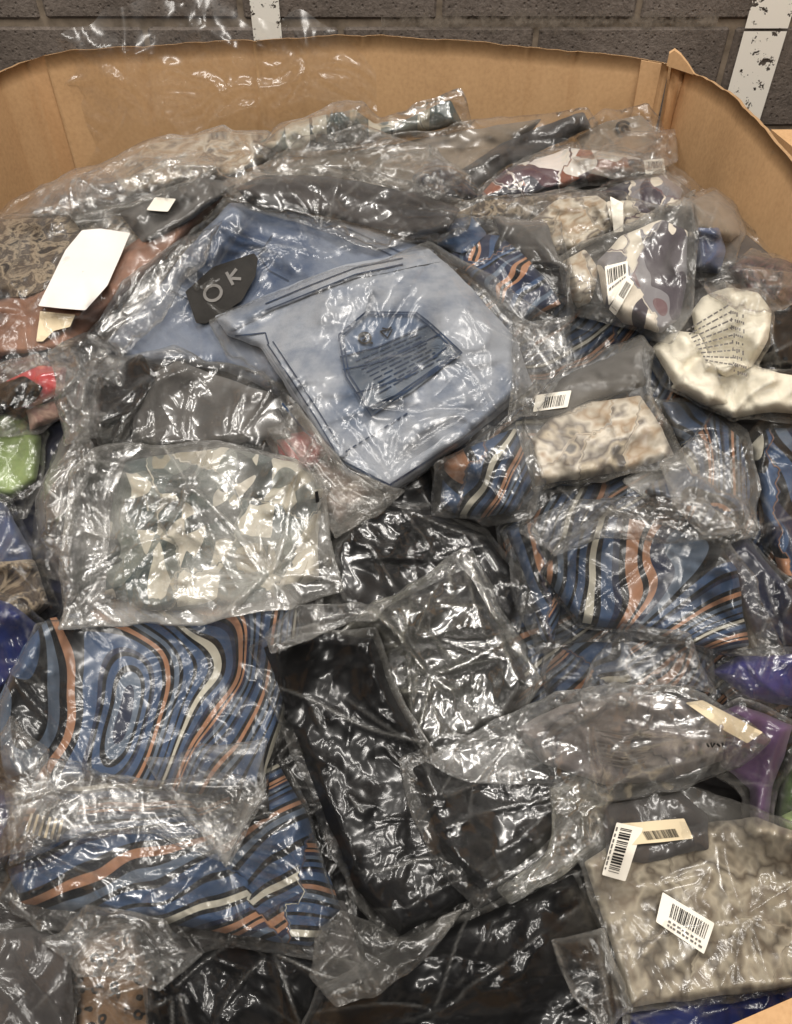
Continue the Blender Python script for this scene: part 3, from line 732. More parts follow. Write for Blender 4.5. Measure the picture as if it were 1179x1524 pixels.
# ------------------------------------------------------------------ the big cardboard box
bx = empty('cardboard_box', (0, .85, .14)); tag(bx, 'big open cardboard pallet box with creased walls holding the heap', 'box')
TH = .0055
def panel(name, top, creases=(), zb=.14, bulge=0.0, seed=1, sink=0.0):
    """top: rim points (x,y,z) along the wall; a solid sheet of board down to zb"""
    T = [np.array(p) for p in top]; S = [0]
    for a, b in zip(T[:-1], T[1:]): S.append(S[-1]+np.linalg.norm((b-a)[:2]))
    n = max(6, int(S[-1]/.006)); sg = np.linspace(0, S[-1], n)
    P = np.stack([np.interp(sg, S, [t[k] for t in T]) for k in range(3)], -1)
    tx = np.gradient(P[:, 0]); ty = np.gradient(P[:, 1]); l = np.hypot(tx, ty); nx, ny = ty/l, -tx/l   # outward-facing side normal
    gr = np.zeros(n)
    for c, dp in creases: gr += 1.8*dp*np.exp(-np.abs(sg-c*S[-1])/.007)
    if len(creases) > 4:
        cs_ = sorted(c for c, _ in creases); pos = [0]+[c*S[-1] for c in cs_]+[S[-1]]; gr += np.interp(sg, pos, [0]+[.007*(-1)**k for k in range(len(cs_))]+[0])
    und = .004*fbm(sg*9, np.zeros(n), seed, 2)
    rim = .0012*fbm(sg*30, np.zeros(n)+3, seed+4, 3)
    m = 16; V = []
    for side in (0, 1):
        for k in range(m):
            q = k/(m-1); z = P[:, 2]+rim - (P[:, 2]-zb)*q**1.3
            off = gr*(1-.3*q) + und*(1-q) + bulge*np.sin(math.pi*min(1, q*1.2)) + side*TH
            V.append(np.stack([P[:, 0]+nx*off, P[:, 1]+ny*off, z], -1))
    V = np.concatenate(V); I = lambda s, k, i: (s*m+k)*n+i
    Fs = []
    for s in (0, 1):
        for k in range(m-1):
            for i in range(n-1): Fs.append((I(s, k, i), I(s, k, i+1), I(s, k+1, i+1), I(s, k+1, i)))
    for i in range(n-1): Fs.append((I(0, 0, i), I(0, 0, i+1), I(1, 0, i+1), I(1, 0, i))); Fs.append((I(0, m-1, i), I(0, m-1, i+1), I(1, m-1, i+1), I(1, m-1, i)))
    for k in range(m-1):
        for i in (0, n-1): Fs.append((I(0, k, i), I(0, k+1, i), I(1, k+1, i), I(1, k, i)))
    return mesh_obj(name, V, Fs, MAT('card'), bx)
BY = 1.55
backrim = [on_plane(u, v_, BY - .05*(abs(u-520)/480)**4) for u, v_ in ((66, 83), (110, 75), (215, 69), (300, 63), (380, 58), (470, 55), (560, 54), (640, 58), (720, 63), (785, 71), (860, 77), (930, 84), (997, 96))]
panel('back_panel', backrim[::-1], [(.845, -.006), (.665, -.006), (.49, -.006), (.36, .003), (.228, -.006), (.145, .006), (.03, -.006)], seed=3)
def on_x(u, v, x):
    d = raydir(u, v); p = d*(x/d[0]); return np.array([p[0], p[1], p[2]+CAMZ])
rightrim = [on_x(999, 93, backrim[-1][0]+.001), on_x(1020, 104, .525), on_x(1060, 122, .535), on_x(1100, 150, .545), on_x(1140, 190, .555), on_x(1179, 238, .562), on_x(1230, 310, .57)]
e = rightrim[-1]; rightrim += [np.array([.575, e[1]-.2, e[2]-.01]), np.array([.57, .45, e[2]-.05]), np.array([.55, .12, e[2]-.18])]
rightrim[0] = backrim[-1] + np.array([.001, -.001, 0])
panel('right_panel', rightrim[::-1], [(.975, .003)], seed=5, bulge=-.012)
leftrim = [backrim[0]+np.array([-.001, -.001, 0]), on_x(40, 92, -.66), on_x(0, 108, -.69), on_x(-60, 140, -.70)]
e = leftrim[-1]; leftrim += [np.array([-.70, .8, e[2]-.03]), np.array([-.68, .4, e[2]-.12]), np.array([-.64, .12, e[2]-.25])]
panel('left_panel', leftrim, [], seed=8)
fz = P3(np.array([1120.]), np.array([1512.]), np.array([.05]))[0]
panel('front_panel', [np.array([-.64, .10, fz[2]-.02]), np.array([0, .085, fz[2]-.04]), np.array([.55, .10, fz[2]])], seed=9)
v, f = box_geo(-.7, .58, .1, 1.56, .14, .15); mesh_obj('base_panel', v, f, MAT('card'), bx, smooth=False)
# torn tab that stands up at the back right corner
c0 = backrim[-1]
V = []; 
for k, (u, v_) in enumerate(((992, 98), (996, 80), (1004, 75), (1013, 82), (1024, 96), (1034, 112))):
    p = on_plane(u, v_, BY-.062); V.append(p)
V2 = [p+np.array([.002, .007, .002]) for p in V]; n = len(V)
mesh_obj('torn_tab', V+V2, [tuple(range(n)), tuple(range(2*n-1, n-1, -1))]+[(i, (i+1) % n, n+(i+1) % n, n+i) for i in range(n)], MAT('card'), bx, smooth=False)
# overlap strip at the glued corner of the back wall
V = []
for (u, v_, w_) in ((955, 90, 0), (985, 95, 0), (968, 178, 0), (940, 178, 0)): V.append(on_plane(u, v_, BY-.047-.004))
V2 = [p+np.array([0, .004, 0]) for p in V]
mesh_obj('glue_flap', V+V2, [(0, 1, 2, 3), (7, 6, 5, 4), (0, 4, 5, 1), (1, 5, 6, 2), (2, 6, 7, 3), (3, 7, 4, 0)], MAT('card'), bx, smooth=False)
# pallet under it
pl = empty('wooden_pallet', (0, .85, 0)); tag(pl, 'wooden pallet under the cardboard box', 'pallet')
for k in range(7):
    y = .12+k*.235; v, f = box_geo(-.7, .58, y-.05, y+.05, .118, .1385); mesh_obj('plank', v, f, MAT('wood'), pl, smooth=False)
for k in range(3):
    x = -.62+k*.555; v, f = box_geo(x-.05, x+.05, .1, 1.56, 0, .1165); mesh_obj('bearer', v, f, MAT('wood'), pl, smooth=False)
# neighbouring box at the right edge
nb = empty('neighbouring_box', (.98, 1.35, 0)); tag(nb, 'sliver of a second cardboard box beyond the right wall', 'box')
q = on_plane(1163, 205, 1.45)
v, f = box_geo(q[0], q[0]+.6, 1.1, 1.5, 0, q[2]); mesh_obj('side_panel', v, f, MAT('card'), nb, smooth=False)

# ------------------------------------------------------------------ dark mass of clothes under everything
hx = np.linspace(-.685, .555, 60); hy = np.linspace(.112, 1.535, 68); HX, HY = np.meshgrid(hx, hy)
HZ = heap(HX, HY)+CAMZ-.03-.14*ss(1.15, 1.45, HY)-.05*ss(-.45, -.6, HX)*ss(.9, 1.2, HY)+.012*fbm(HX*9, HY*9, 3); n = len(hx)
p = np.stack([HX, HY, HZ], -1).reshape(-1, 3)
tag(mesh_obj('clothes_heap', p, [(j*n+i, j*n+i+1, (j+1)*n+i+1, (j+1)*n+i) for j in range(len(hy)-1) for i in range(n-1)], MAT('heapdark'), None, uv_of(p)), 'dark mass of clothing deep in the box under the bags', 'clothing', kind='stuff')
LH[:] = 0.0

# ------------------------------------------------------------------ the bags, bottom of the heap first
# --- bags deep in the heap that show only in the gaps
bag('bagged_coat', 'black coat deep in the gap between the leaf print bag and the striped dresses', 'bagged garment',
    [(60, 560), (300, 500), (620, 560), (660, 760), (480, 980), (60, 900)], [([(75, 570), (300, 512), (608, 570), (645, 755), (470, 965), (75, 885)], 'black', .03, .012)], 'film', amp=.005, dens=1.2)
bag('bagged_coat', 'black coat deep in the gap between the swirl dress and the central black dress', 'bagged garment',
    [(330, 900), (620, 860), (900, 1000), (930, 1300), (760, 1500), (420, 1480)], [([(345, 915), (620, 875), (885, 1005), (915, 1290), (750, 1485), (430, 1465)], 'black', .03, .012)], 'film', amp=.005, dens=1.2)
bag('bagged_leggings', 'navy swirl leggings deep in the gap between the jeans and the frosted bag', 'bagged garment',
    [(640, 420), (860, 360), (1040, 480), (1010, 640), (760, 780), (620, 640)], [([(655, 430), (855, 375), (1025, 490), (1000, 630), (760, 765), (635, 640)], 'swirl_d', .03, .010)], 'film', amp=.004, dens=1.1)
bag('bagged_leggings', 'dark swirl leggings deep under the fanned swirl dress', 'bagged garment',
    [(740, 780), (960, 700), (1225, 780), (1225, 1120), (960, 1150), (760, 1060)], [([(755, 790), (960, 715), (1215, 795), (1215, 1105), (960, 1135), (775, 1050)], 'swirl_d', .03, .010)], 'film', amp=.004, dens=1.1)
bag('bagged_jacket', 'navy jacket deep at the left edge under the shorts and scarf', 'bagged garment',
    [(-60, 520), (120, 500), (150, 760), (110, 1000), (30, 1260), (-60, 1300)], [([(-50, 530), (110, 515), (135, 760), (95, 990), (20, 1245), (-50, 1290)], 'navy', .03, .010)], 'film', amp=.004, dens=1.1)
bag('bagged_jacket', 'dark jacket deep in the gap along the bottom left', 'bagged garment',
    [(-60, 1280), (200, 1300), (520, 1330), (560, 1480), (300, 1580), (-60, 1580)], [([(-50, 1295), (200, 1315), (505, 1345), (545, 1475), (300, 1570), (-50, 1570)], 'charcoal', .03, .012)], 'film', amp=.004, dens=1.1)
bag('bagged_shirt', 'brown mottled shirt deep under the bags along the left back', 'bagged garment',
    [(-60, 340), (60, 290), (300, 220), (420, 270), (330, 400), (120, 480), (-60, 480)], [([(-50, 350), (60, 302), (300, 235), (400, 275), (320, 390), (120, 465), (-50, 470)], 'murk', .02, .012)], 'film', amp=.004, dens=1.2)
bag('bagged_jacket', 'charcoal jacket deep in the gap below the back right corner', 'bagged garment',
    [(560, 240), (760, 210), (980, 230), (1110, 330), (1225, 420), (1180, 560), (860, 460), (600, 360)], [([(575, 250), (760, 225), (970, 245), (1095, 340), (1200, 430), (1170, 540), (865, 445), (610, 350)], 'charcoal', .02, .010)], 'film', amp=.004, dens=1.2)
# --- along the back wall
bag('bagged_blouse', 'pale grey mottled blouse in silvery crinkled clear bag at the left back wall', 'bagged garment',
    [(10, 340), (60, 275), (190, 222), (250, 203), (330, 188), (400, 195), (455, 212), (400, 265), (300, 292), (200, 305), (110, 335), (30, 350)],
    [((150, 275), (225, 215), (330, 196), (425, 205), (400, 240), (300, 275), (190, 292)) and ([(150, 275), (225, 215), (330, 196), (425, 205), (400, 240), (300, 275), (190, 292)], 'camo', .035, .016),
     ([(15, 330), (60, 285), (150, 248), (185, 285), (100, 330)], 'dusk', .03, .014)], 'film_silver', amp=.005, dens=1.8)
bag('bagged_blouse', 'pale crumpled blouse in shiny bag with a peak against the back wall', 'bagged garment',
    [(375, 218), (420, 182), (500, 156), (540, 148), (562, 178), (600, 166), (650, 143), (684, 131), (698, 186), (640, 204), (560, 218), (480, 238), (400, 236)],
    [([(390, 212), (440, 180), (530, 162), (556, 185), (600, 178), (668, 150), (684, 185), (600, 205), (520, 218), (420, 230)], 'leaf', .035, .016)], 'film_silver', amp=.005, dens=1.8)
b = bag('bagged_shirt', 'beige shirt in clear bag with a round black spiral mark at the back right corner', 'bagged garment',
    [(855, 195), (900, 165), (962, 153), (986, 185), (994, 222), (940, 248), (870, 240)],
    [([(860, 205), (905, 180), (955, 172), (975, 195), (975, 220), (930, 238), (875, 232)], 'taupe', .02, .008)], 'film', amp=.004, dens=1.6)
ribbons('spiral_mark', [arc(928, 190, 10, 9, 20, 330), arc(930, 192, 4, 4, 90, 400)], 4, b.F, .004, 'ink', b.root)
bag('bagged_coat', 'long taupe and charcoal garment in smooth film stretched along the back', 'bagged garment',
    [(290, 298), (420, 228), (560, 203), (700, 180), (872, 160), (892, 186), (810, 235), (710, 285), (610, 306), (480, 292), (370, 300)],
    [([(330, 290), (450, 238), (600, 214), (740, 186), (800, 178), (760, 225), (690, 262), (600, 285), (450, 282)], 'taupe', .025, .010, 'garment', -.25),
     ([(650, 285), (690, 252), (745, 215), (800, 190), (868, 167), (878, 192), (825, 215), (750, 250), (700, 288)], 'charcoal', .022, .006)], 'film_soft', amp=.002, dens=.7, tens=[(520, 262), (880, 180)])
b = bag('bagged_shirt', 'white and rust printed shirt rolled in a long glossy bag by the back corner', 'bagged garment',
    [(690, 308), (728, 265), (780, 235), (850, 212), (930, 225), (992, 198), (988, 236), (992, 262), (900, 274), (820, 288), (742, 310)],
    [([(712, 296), (755, 252), (850, 220), (955, 236), (940, 258), (860, 272), (780, 296)], 'floral', .035, .008)], 'film_hard', amp=.003, dens=1.3)
barcode_label(b, [(958, 238), (988, 236), (991, 258), (961, 259)], 3, lines=1, nbars=14)
bag('bagged_trousers', 'navy trousers in creased shiny bag behind the charcoal bundle', 'bagged garment',
    [(530, 262), (590, 225), (650, 222), (690, 258), (730, 300), (660, 318), (570, 300)],
    [([(615, 262), (650, 235), (680, 255), (710, 292), (665, 300), (620, 285)], 'navy', .03, .006)], 'film_hard', amp=.004, dens=1.6, tens=[(660, 270), (690, 300)])
bag('bagged_shirt', 'brown and black mottled shirt in clear bag under the rust printed bag', 'bagged garment',
    [(640, 330), (690, 302), (760, 292), (850, 280), (905, 280), (880, 320), (800, 335), (720, 345)],
    [([(660, 325), (720, 300), (870, 285), (870, 310), (790, 328), (700, 338)], 'murk', .025, .008)], 'film', amp=.003, dens=1.2)
b = bag('bagged_blouse', 'dark plum and white printed blouse in clear bag by the right back wall', 'bagged garment',
    [(885, 285), (930, 262), (985, 252), (1025, 275), (1030, 310), (990, 330), (930, 335)],
    [([(895, 285), (935, 268), (985, 262), (1015, 282), (1010, 310), (950, 322)], 'bold', .035, .010)], 'film_thin', amp=.003)
b = bag('bagged_camisole', 'cream and black printed top in clear bag with a white swing tag', 'bagged garment',
    [(725, 335), (770, 300), (850, 283), (925, 285), (990, 310), (985, 345), (920, 365), (860, 385), (800, 395)],
    [([(790, 330), (830, 298), (890, 292), (925, 320), (905, 350), (862, 372), (825, 380)], 'camo', .035, .014), ([(905, 300), (950, 300), (975, 320), (940, 345), (910, 340)], 'bold', .025, .008)], 'film', amp=.003, dens=1.2)
patch('swing_tag', [(908, 292), (928, 302), (928, 344), (914, 346)], b.F, .006, 'sticker', b.root)
b = bag('bagged_skirt', 'dark blue crinkled skirt in clear bag against the right wall', 'bagged garment',
    [(1015, 300), (1062, 278), (1096, 305), (1108, 345), (1094, 395), (1062, 420), (1020, 405)],
    [([(1030, 300), (1065, 284), (1092, 310), (1100, 345), (1085, 360), (1030, 345)], 'taupe', .04, .010), ([(1033, 342), (1070, 338), (1080, 375), (1070, 405), (1036, 402)], 'nightblue', .03, .012)], 'film', amp=.003, dens=1.2)
bag('bagged_dress', 'maroon and black printed dress in clear bag at the right edge', 'bagged garment',
    [(1070, 400), (1120, 372), (1215, 385), (1225, 470), (1225, 585), (1130, 570), (1085, 480)],
    [([(1085, 398), (1120, 380), (1215, 392), (1215, 470), (1120, 450)], 'maroon', .035, .010), ([(1108, 500), (1148, 468), (1215, 468), (1215, 575), (1140, 560)], 'black', .03, .006)], 'film', amp=.003)
# --- left edge
bag('empty_film_bag', 'silvery crumpled empty bag lying along the left back of the heap', 'plastic bag',
    [(-30, 345), (15, 300), (110, 262), (200, 232), (300, 225), (330, 250), (290, 292), (200, 315), (110, 335)], [], 'film_hard', amp=.006, dens=1.8, tens=[(120, 300), (250, 250), (350, 240)])
bag('empty_film_bag', 'clear crumpled bag mouth flattened behind the charcoal trousers', 'plastic bag',
    [(380, 250), (450, 205), (540, 190), (640, 215), (700, 262), (640, 300), (520, 262), (430, 285)], [], 'film_hard', amp=.006, dens=1.6, tens=[(520, 225), (620, 262), (440, 245)])
b = bag('bagged_jumper', 'terracotta and dark mottled jumper in clear bag at the left edge', 'bagged garment',
    [(-60, 325), (60, 318), (200, 300), (320, 250), (372, 268), (335, 312), (250, 372), (180, 455), (112, 525), (40, 550), (-60, 540)],
    [([(20, 440), (150, 395), (290, 300), (335, 285), (300, 330), (205, 430), (115, 512), (-50, 535), (-50, 470)], 'terracotta', .03, .010),
     ([(-50, 335), (100, 322), (130, 360), (110, 410), (40, 440), (-50, 440)], 'murk', .03, .012), ([(180, 318), (300, 265), (350, 275), (290, 325), (215, 360)], 'grey', .022, .008)], 'film', amp=.003, dens=1.1, tens=[(40, 470), (330, 270)])
patch('paper_tag', [(60, 463), (112, 468), (104, 486), (80, 492), (64, 508), (54, 508)], b.F, .004, 'sticker_tan', b.root)
patch('white_label', [(231, 293), (262, 296), (250, 315), (218, 312)], b.F, .004, 'sticker', b.root)
bag('bagged_vest', 'pale green vest bunched in clear bag at the left edge', 'bagged garment',
    [(-60, 570), (20, 592), (72, 645), (66, 722), (40, 770), (-60, 780)],
    [([(-50, 590), (15, 605), (60, 650), (55, 715), (20, 740), (-50, 740)], 'green', .05, .010)], 'film', amp=.003, dens=1.2)
bag('bagged_scarf', 'bright red and black scarf in crinkled clear bag at the left edge', 'bagged garment',
    [(-60, 560), (55, 528), (118, 542), (128, 600), (60, 645), (-60, 650)],
    [([(10, 570), (60, 545), (98, 548), (94, 585), (50, 605), (10, 610)], 'red', .035, .010), ([(-50, 590), (35, 562), (65, 575), (50, 600), (-50, 630)], 'black', .03, .010), ([(40, 610), (100, 590), (95, 625), (45, 640)], 'rosy', .02, .010)], 'film_hard', amp=.004, dens=1.8, tens=[(110, 570), (50, 560)])
bag('bagged_leggings', 'taupe grey leggings in tall narrow bag left of the leaf print bag', 'bagged garment',
    [(38, 850), (58, 745), (95, 640), (140, 590), (200, 598), (190, 660), (122, 700), (104, 790), (95, 860)],
    [([(55, 740), (98, 645), (145, 600), (185, 610), (170, 655), (115, 700), (95, 770), (60, 800)], 'grey', .03, .008, 'garment', 1.9)], 'film_soft', amp=.003, tens=[(70, 810), (190, 600)])
bag('bagged_shorts', 'slate blue and brown shorts in clear bag low at the left edge', 'bagged garment',
    [(-60, 700), (18, 745), (60, 830), (88, 905), (40, 965), (-60, 975)],
    [([(-50, 720), (10, 755), (45, 820), (50, 850), (-50, 850)], 'nightblue', .03, .010), ([(-50, 840), (50, 835), (72, 900), (30, 935), (-50, 940)], 'murk', .03, .010)], 'film', amp=.004, dens=1.3)
bag('bagged_swimsuit', 'royal blue swimsuit in dark folds at the lower left edge', 'bagged garment',
    [(-60, 870), (20, 890), (70, 930), (60, 1000), (20, 1060), (-60, 1080)],
    [([(-50, 880), (15, 900), (60, 935), (45, 1000), (-50, 1060)], 'royal', .03, .010)], 'film_thin', amp=.003)
bag('bagged_swimsuit', 'royal blue sleeve poking out at the left edge above the bottom corner', 'bagged garment',
    [(-60, 1160), (30, 1170), (45, 1230), (10, 1310), (-60, 1330)],
    [([(-50, 1170), (22, 1180), (35, 1225), (5, 1290), (-50, 1310)], 'royal', .03, .008)], 'film_thin', amp=.003)
# --- middle, lower bags
bag('empty_film_bag', 'sparkling crumpled film knot beside the red scarf', 'plastic bag',
    [(70, 525), (130, 495), (200, 520), (190, 580), (160, 650), (95, 660), (85, 590)], [], 'film_silver', amp=.006, dens=2.2, tens=[(125, 560), (110, 620), (165, 540)])
bag('bagged_dress', 'dark red and rose printed dress in clear bag beside the jeans', 'bagged garment',
    [(395, 645), (470, 628), (530, 690), (575, 730), (505, 795), (440, 745)],
    [([(470, 685), (530, 695), (560, 730), (505, 780), (470, 740)], 'rosy', .025, .008), ([(412, 650), (474, 640), (486, 672), (455, 705), (420, 690)], 'red', .03, .008)], 'film_milky', amp=.003)
bag('bagged_dress', 'slippery black dress in shiny creased bag below the front jeans', 'bagged garment',
    [(470, 810), (555, 745), (650, 752), (725, 788), (790, 860), (770, 950), (620, 960), (470, 960)],
    [([(480, 815), (560, 755), (650, 762), (720, 800), (775, 865), (750, 940), (490, 950)], 'black', .035, .012, 'garment', 1.1)], 'film_hard', folds=[[(545, 800), (575, 850), (600, 890)], [(583, 762), (612, 815), (625, 870)], [(620, 758), (655, 805), (700, 860)], [(540, 838), (560, 850), (572, 880)], [(505, 850), (515, 905)], [(700, 790), (740, 850), (765, 930)]], amp=.006, dens=.4, tens=[(580, 750), (640, 830)])
bag('bagged_leggings', 'dark swirl leggings folded under the frosted bag', 'bagged garment',
    [(760, 800), (800, 735), (900, 690), (975, 690), (1010, 740), (930, 790), (850, 860), (790, 850)],
    [([(770, 800), (820, 740), (960, 698), (990, 735), (900, 790), (830, 845)], 'swirl_d', .03, .008)], 'film', amp=.003, dens=1.2)
bag('bagged_leggings', 'blue swirl leggings standing upright at the right edge', 'bagged garment',
    [(1105, 655), (1140, 622), (1225, 628), (1225, 880), (1160, 890), (1135, 800)],
    [([(1118, 665), (1145, 640), (1215, 640), (1215, 870), (1165, 870), (1140, 780)], 'swirl_f', .045, .006)], 'film_thin', amp=.003, tens=[(1140, 650), (1160, 780)])
bag('bagged_camisole', 'dark blue top deep in the gap near the right edge', 'bagged garment',
    [(1060, 830), (1110, 790), (1160, 850), (1210, 890), (1210, 990), (1120, 960)],
    [([(1070, 830), (1110, 800), (1155, 855), (1200, 900), (1200, 975), (1120, 940)], 'navy', .02, .006)], 'film_thin', amp=.003)
bag('bagged_leggings', 'grey blue and pink swirl leggings in milky bag below the cream bag', 'bagged garment',
    [(970, 590), (1040, 592), (1112, 640), (1132, 730), (1126, 795), (1062, 815), (960, 745), (925, 715), (1015, 682)],
    [([(985, 600), (1040, 602), (1100, 650), (1118, 730), (1100, 790), (1050, 790), (960, 730), (1015, 690)], 'swirl_e', .035, .010)], 'film_milky', amp=.003, dens=1.1, tens=[(1115, 650), (1060, 800)])
bag('bagged_swimsuit', 'shiny blue violet swimsuit folded at the right edge', 'bagged garment',
    [(1050, 1000), (1090, 970), (1225, 965), (1225, 1070), (1150, 1055), (1090, 1040)],
    [([(1062, 1000), (1100, 978), (1215, 975), (1215, 1055), (1120, 1040)], 'violet', .035, .008)], 'film_hard', amp=.004, dens=1.3)
bag('bagged_camisole', 'green top in clear bag at the lower right edge', 'bagged garment',
    [(1140, 1240), (1165, 1110), (1225, 1080), (1225, 1270), (1160, 1275)],
    [([(1150, 1230), (1172, 1115), (1215, 1100), (1215, 1255), (1165, 1255)], 'dgreen', .035, .010), ([(1160, 1215), (1215, 1190), (1215, 1255), (1165, 1255)], 'green', .02, .006)], 'film', amp=.003)
bag('bagged_vest', 'lilac purple vest with strap hanging down at the right edge', 'bagged garment',
    [(1050, 1060), (1100, 1040), (1190, 1075), (1180, 1130), (1160, 1170), (1152, 1255), (1108, 1262), (1105, 1180), (1060, 1150)],
    [([(1060, 1065), (1100, 1050), (1180, 1082), (1165, 1130), (1148, 1170), (1142, 1245), (1115, 1248), (1118, 1175), (1075, 1140)], 'purple', .035, .006)], 'film_thin', amp=.002)
# --- bottom edge
bag('bagged_leggings', 'leopard print leggings in clear bag at the bottom left', 'bagged garment',
    [(90, 1420), (130, 1380), (210, 1370), (250, 1440), (240, 1560), (100, 1570)],
    [([(98, 1445), (128, 1400), (170, 1385), (205, 1378), (212, 1415), (240, 1450), (226, 1500), (236, 1560), (112, 1560), (118, 1490)], 'leopard', .022, .016)], 'film_silver', amp=.004, dens=1.5, tens=[(150, 1480), (190, 1420)])
bag('bagged_jacket', 'black jacket in dark folds at the bottom left corner', 'bagged garment',
    [(-60, 1380), (60, 1370), (115, 1400), (120, 1480), (110, 1570), (-60, 1570)],
    [([(-50, 1390), (60, 1382), (105, 1410), (108, 1560), (-50, 1560)], 'charcoal', .03, .010)], 'film', amp=.003)
bag('bagged_jacket', 'black jacket in clear bag between the leopard print and the bottom centre', 'bagged garment',
    [(215, 1440), (330, 1400), (450, 1410), (560, 1440), (520, 1570), (215, 1570)],
    [([(225, 1450), (330, 1412), (450, 1420), (540, 1450), (510, 1560), (225, 1560)], 'black', .035, .012)], 'film_thin', amp=.005, dens=.5, tens=[(400, 1420), (260, 1480)])
bag('bagged_coat', 'large black coat in smooth film at the bottom centre', 'bagged garment',
    [(470, 1470), (600, 1400), (760, 1330), (860, 1295), (905, 1400), (930, 1480), (960, 1570), (440, 1570)],
    [([(480, 1475), (620, 1405), (760, 1345), (850, 1305), (895, 1400), (915, 1480), (940, 1560), (450, 1560)], 'black', .05, .012, 'garment', -.6)], 'film_thin', folds=[[(640, 1520), (700, 1470), (780, 1410), (870, 1345)], [(600, 1520), (660, 1500)], [(900, 1450), (905, 1490)], [(680, 1470), (720, 1400)]], amp=.003, dens=.25, tens=[(640, 1500), (770, 1350)])
bag('bagged_skirt', 'dark blue skirt under the grey beige bag at the bottom right', 'bagged garment',
    [(930, 1500), (1060, 1470), (1200, 1440), (1225, 1480), (1090, 1570), (930, 1575)],
    [([(940, 1505), (1060, 1482), (1190, 1450), (1200, 1480), (1090, 1560), (940, 1565)], 'royal', .03, .008)], 'film_thin', amp=.003)
# --- swirl garments on the left
b = bag('bagged_dress', 'swirl print dress with dark ladder trim in clear bag at the lower left', 'bagged garment',
    [(-20, 1290), (20, 1200), (60, 1150), (250, 1150), (420, 1130), (455, 1190), (510, 1360), (470, 1430), (330, 1400), (180, 1380), (60, 1385), (0, 1350)],
    [([(15, 1290), (50, 1200), (130, 1160), (300, 1155), (410, 1140), (450, 1210), (500, 1350), (455, 1405), (330, 1385), (150, 1360), (40, 1345)], 'swirl_c', .045, .012, 'garment', .3),
     ([(35, 1250), (60, 1195), (120, 1190), (110, 1225), (70, 1260)], 'black', .016, .006), ([(340, 1180), (400, 1160), (400, 1215), (350, 1230)], 'black', .014, .006)], 'film_hard', folds=[[(215, 1170), (205, 1250)], [(200, 1280), (240, 1220)], [(60, 1320), (130, 1260)], [(330, 1230), (440, 1200)], [(420, 1290), (490, 1340)]], amp=.004, dens=1.2, tens=[(330, 1270), (40, 1260), (480, 1340)])
ribbons('ladder_trim', [[(48+k*9, 1210+k*2), (40+k*9, 1238+k*3)] for k in range(6)], 4, b.gt[1], .003, 'sticker_tan', b.root, True)
bag('bagged_dress', 'large blue and orange swirl print dress under the leaf print bag', 'bagged garment',
    [(-30, 1090), (20, 1000), (55, 930), (180, 900), (440, 890), (450, 960), (420, 1090), (395, 1170), (330, 1275), (290, 1215), (130, 1200), (20, 1180)],
    [([(-20, 1085), (40, 965), (75, 925), (200, 905), (432, 898), (440, 960), (412, 1080), (385, 1165), (300, 1180), (150, 1155), (60, 1160), (0, 1150)], 'swirl_a', .05, .006, 'garment', 1.5)], 'film', folds=[[(265, 1115), (300, 1190), (338, 1265)], [(395, 1110), (365, 1200), (340, 1268)], [(25, 1068), (60, 1120), (80, 1150)], [(125, 1100), (110, 1180)], [(180, 960), (170, 1060), (155, 1140)], [(225, 1060), (320, 965)]], amp=.003, dens=.7, tens=[(125, 1150), (330, 1265), (430, 965)])
# --- right middle swirl bags
bag('bagged_camisole', 'dark swirl top with mauve tones in clear bag between two swirl bags', 'bagged garment',
    [(808, 1000), (820, 955), (900, 930), (1050, 940), (1066, 1040), (980, 1060), (815, 1060)],
    [([(815, 1000), (840, 960), (1040, 950), (1055, 1035), (900, 1050), (820, 1050)], 'swirl_d', .03, .010)], 'film', amp=.004, dens=1.3, tens=[(1020, 955), (880, 1000)])
bag('bagged_leggings', 'narrow swirl strap beside the black dress', 'bagged garment',
    [(745, 790), (790, 770), (830, 830), (850, 900), (850, 960), (800, 975), (770, 900)],
    [([(755, 795), (790, 780), (820, 830), (835, 900), (825, 955), (805, 950), (790, 880)], 'swirl_f', .035, .008)], 'film_hard', folds=[[(790, 790), (830, 850), (850, 930)], [(800, 900), (790, 960)]], amp=.004, dens=1.2)
bag('bagged_dress', 'fanned swirl print dress in smooth pointed bag on the right', 'bagged garment',
    [(800, 850), (840, 800), (905, 755), (1000, 775), (1080, 805), (1125, 865), (1170, 975), (1080, 975), (960, 950), (860, 935)],
    [([(812, 855), (850, 805), (905, 768), (990, 785), (1070, 815), (1095, 850), (1110, 960), (1080, 968), (960, 940), (865, 925)], 'swirl_b', .045, .008, 'garment', .1)], 'film', folds=[[(838, 805), (855, 870), (862, 930)], [(905, 765), (930, 800), (1000, 850)], [(1080, 815), (1040, 890)], [(960, 800), (880, 790)], [(900, 930), (1010, 925), (1100, 940)]], amp=.003, dens=.9, tens=[(840, 830), (850, 935)])
# --- cream, tall printed, frosted
b = bag('bagged_jumper', 'fluffy cream jumper in clear bag with printed warning text', 'bagged garment',
    [(955, 520), (1000, 468), (1035, 435), (1080, 423), (1130, 430), (1152, 465), (1148, 510), (1128, 545), (1165, 550), (1225, 552), (1225, 628), (1090, 628), (1040, 605), (985, 575)],
    [([(1000, 575), (1050, 530), (1110, 540), (1160, 556), (1215, 560), (1215, 618), (1150, 612), (1090, 620), (1045, 600)], 'cream', .05, .012), ([(1035, 500), (1030, 465), (1045, 442), (1085, 430), (1128, 436), (1147, 466), (1140, 505), (1118, 545), (1080, 560), (1050, 545)], 'cream', .04, .012), ([(972, 520), (1000, 492), (1040, 500), (1062, 545), (1082, 598), (1050, 604), (1005, 575)], 'cream', .03, .012)], 'film_calm', amp=.003, dens=1.0, tens=[(1100, 560), (1060, 500)])
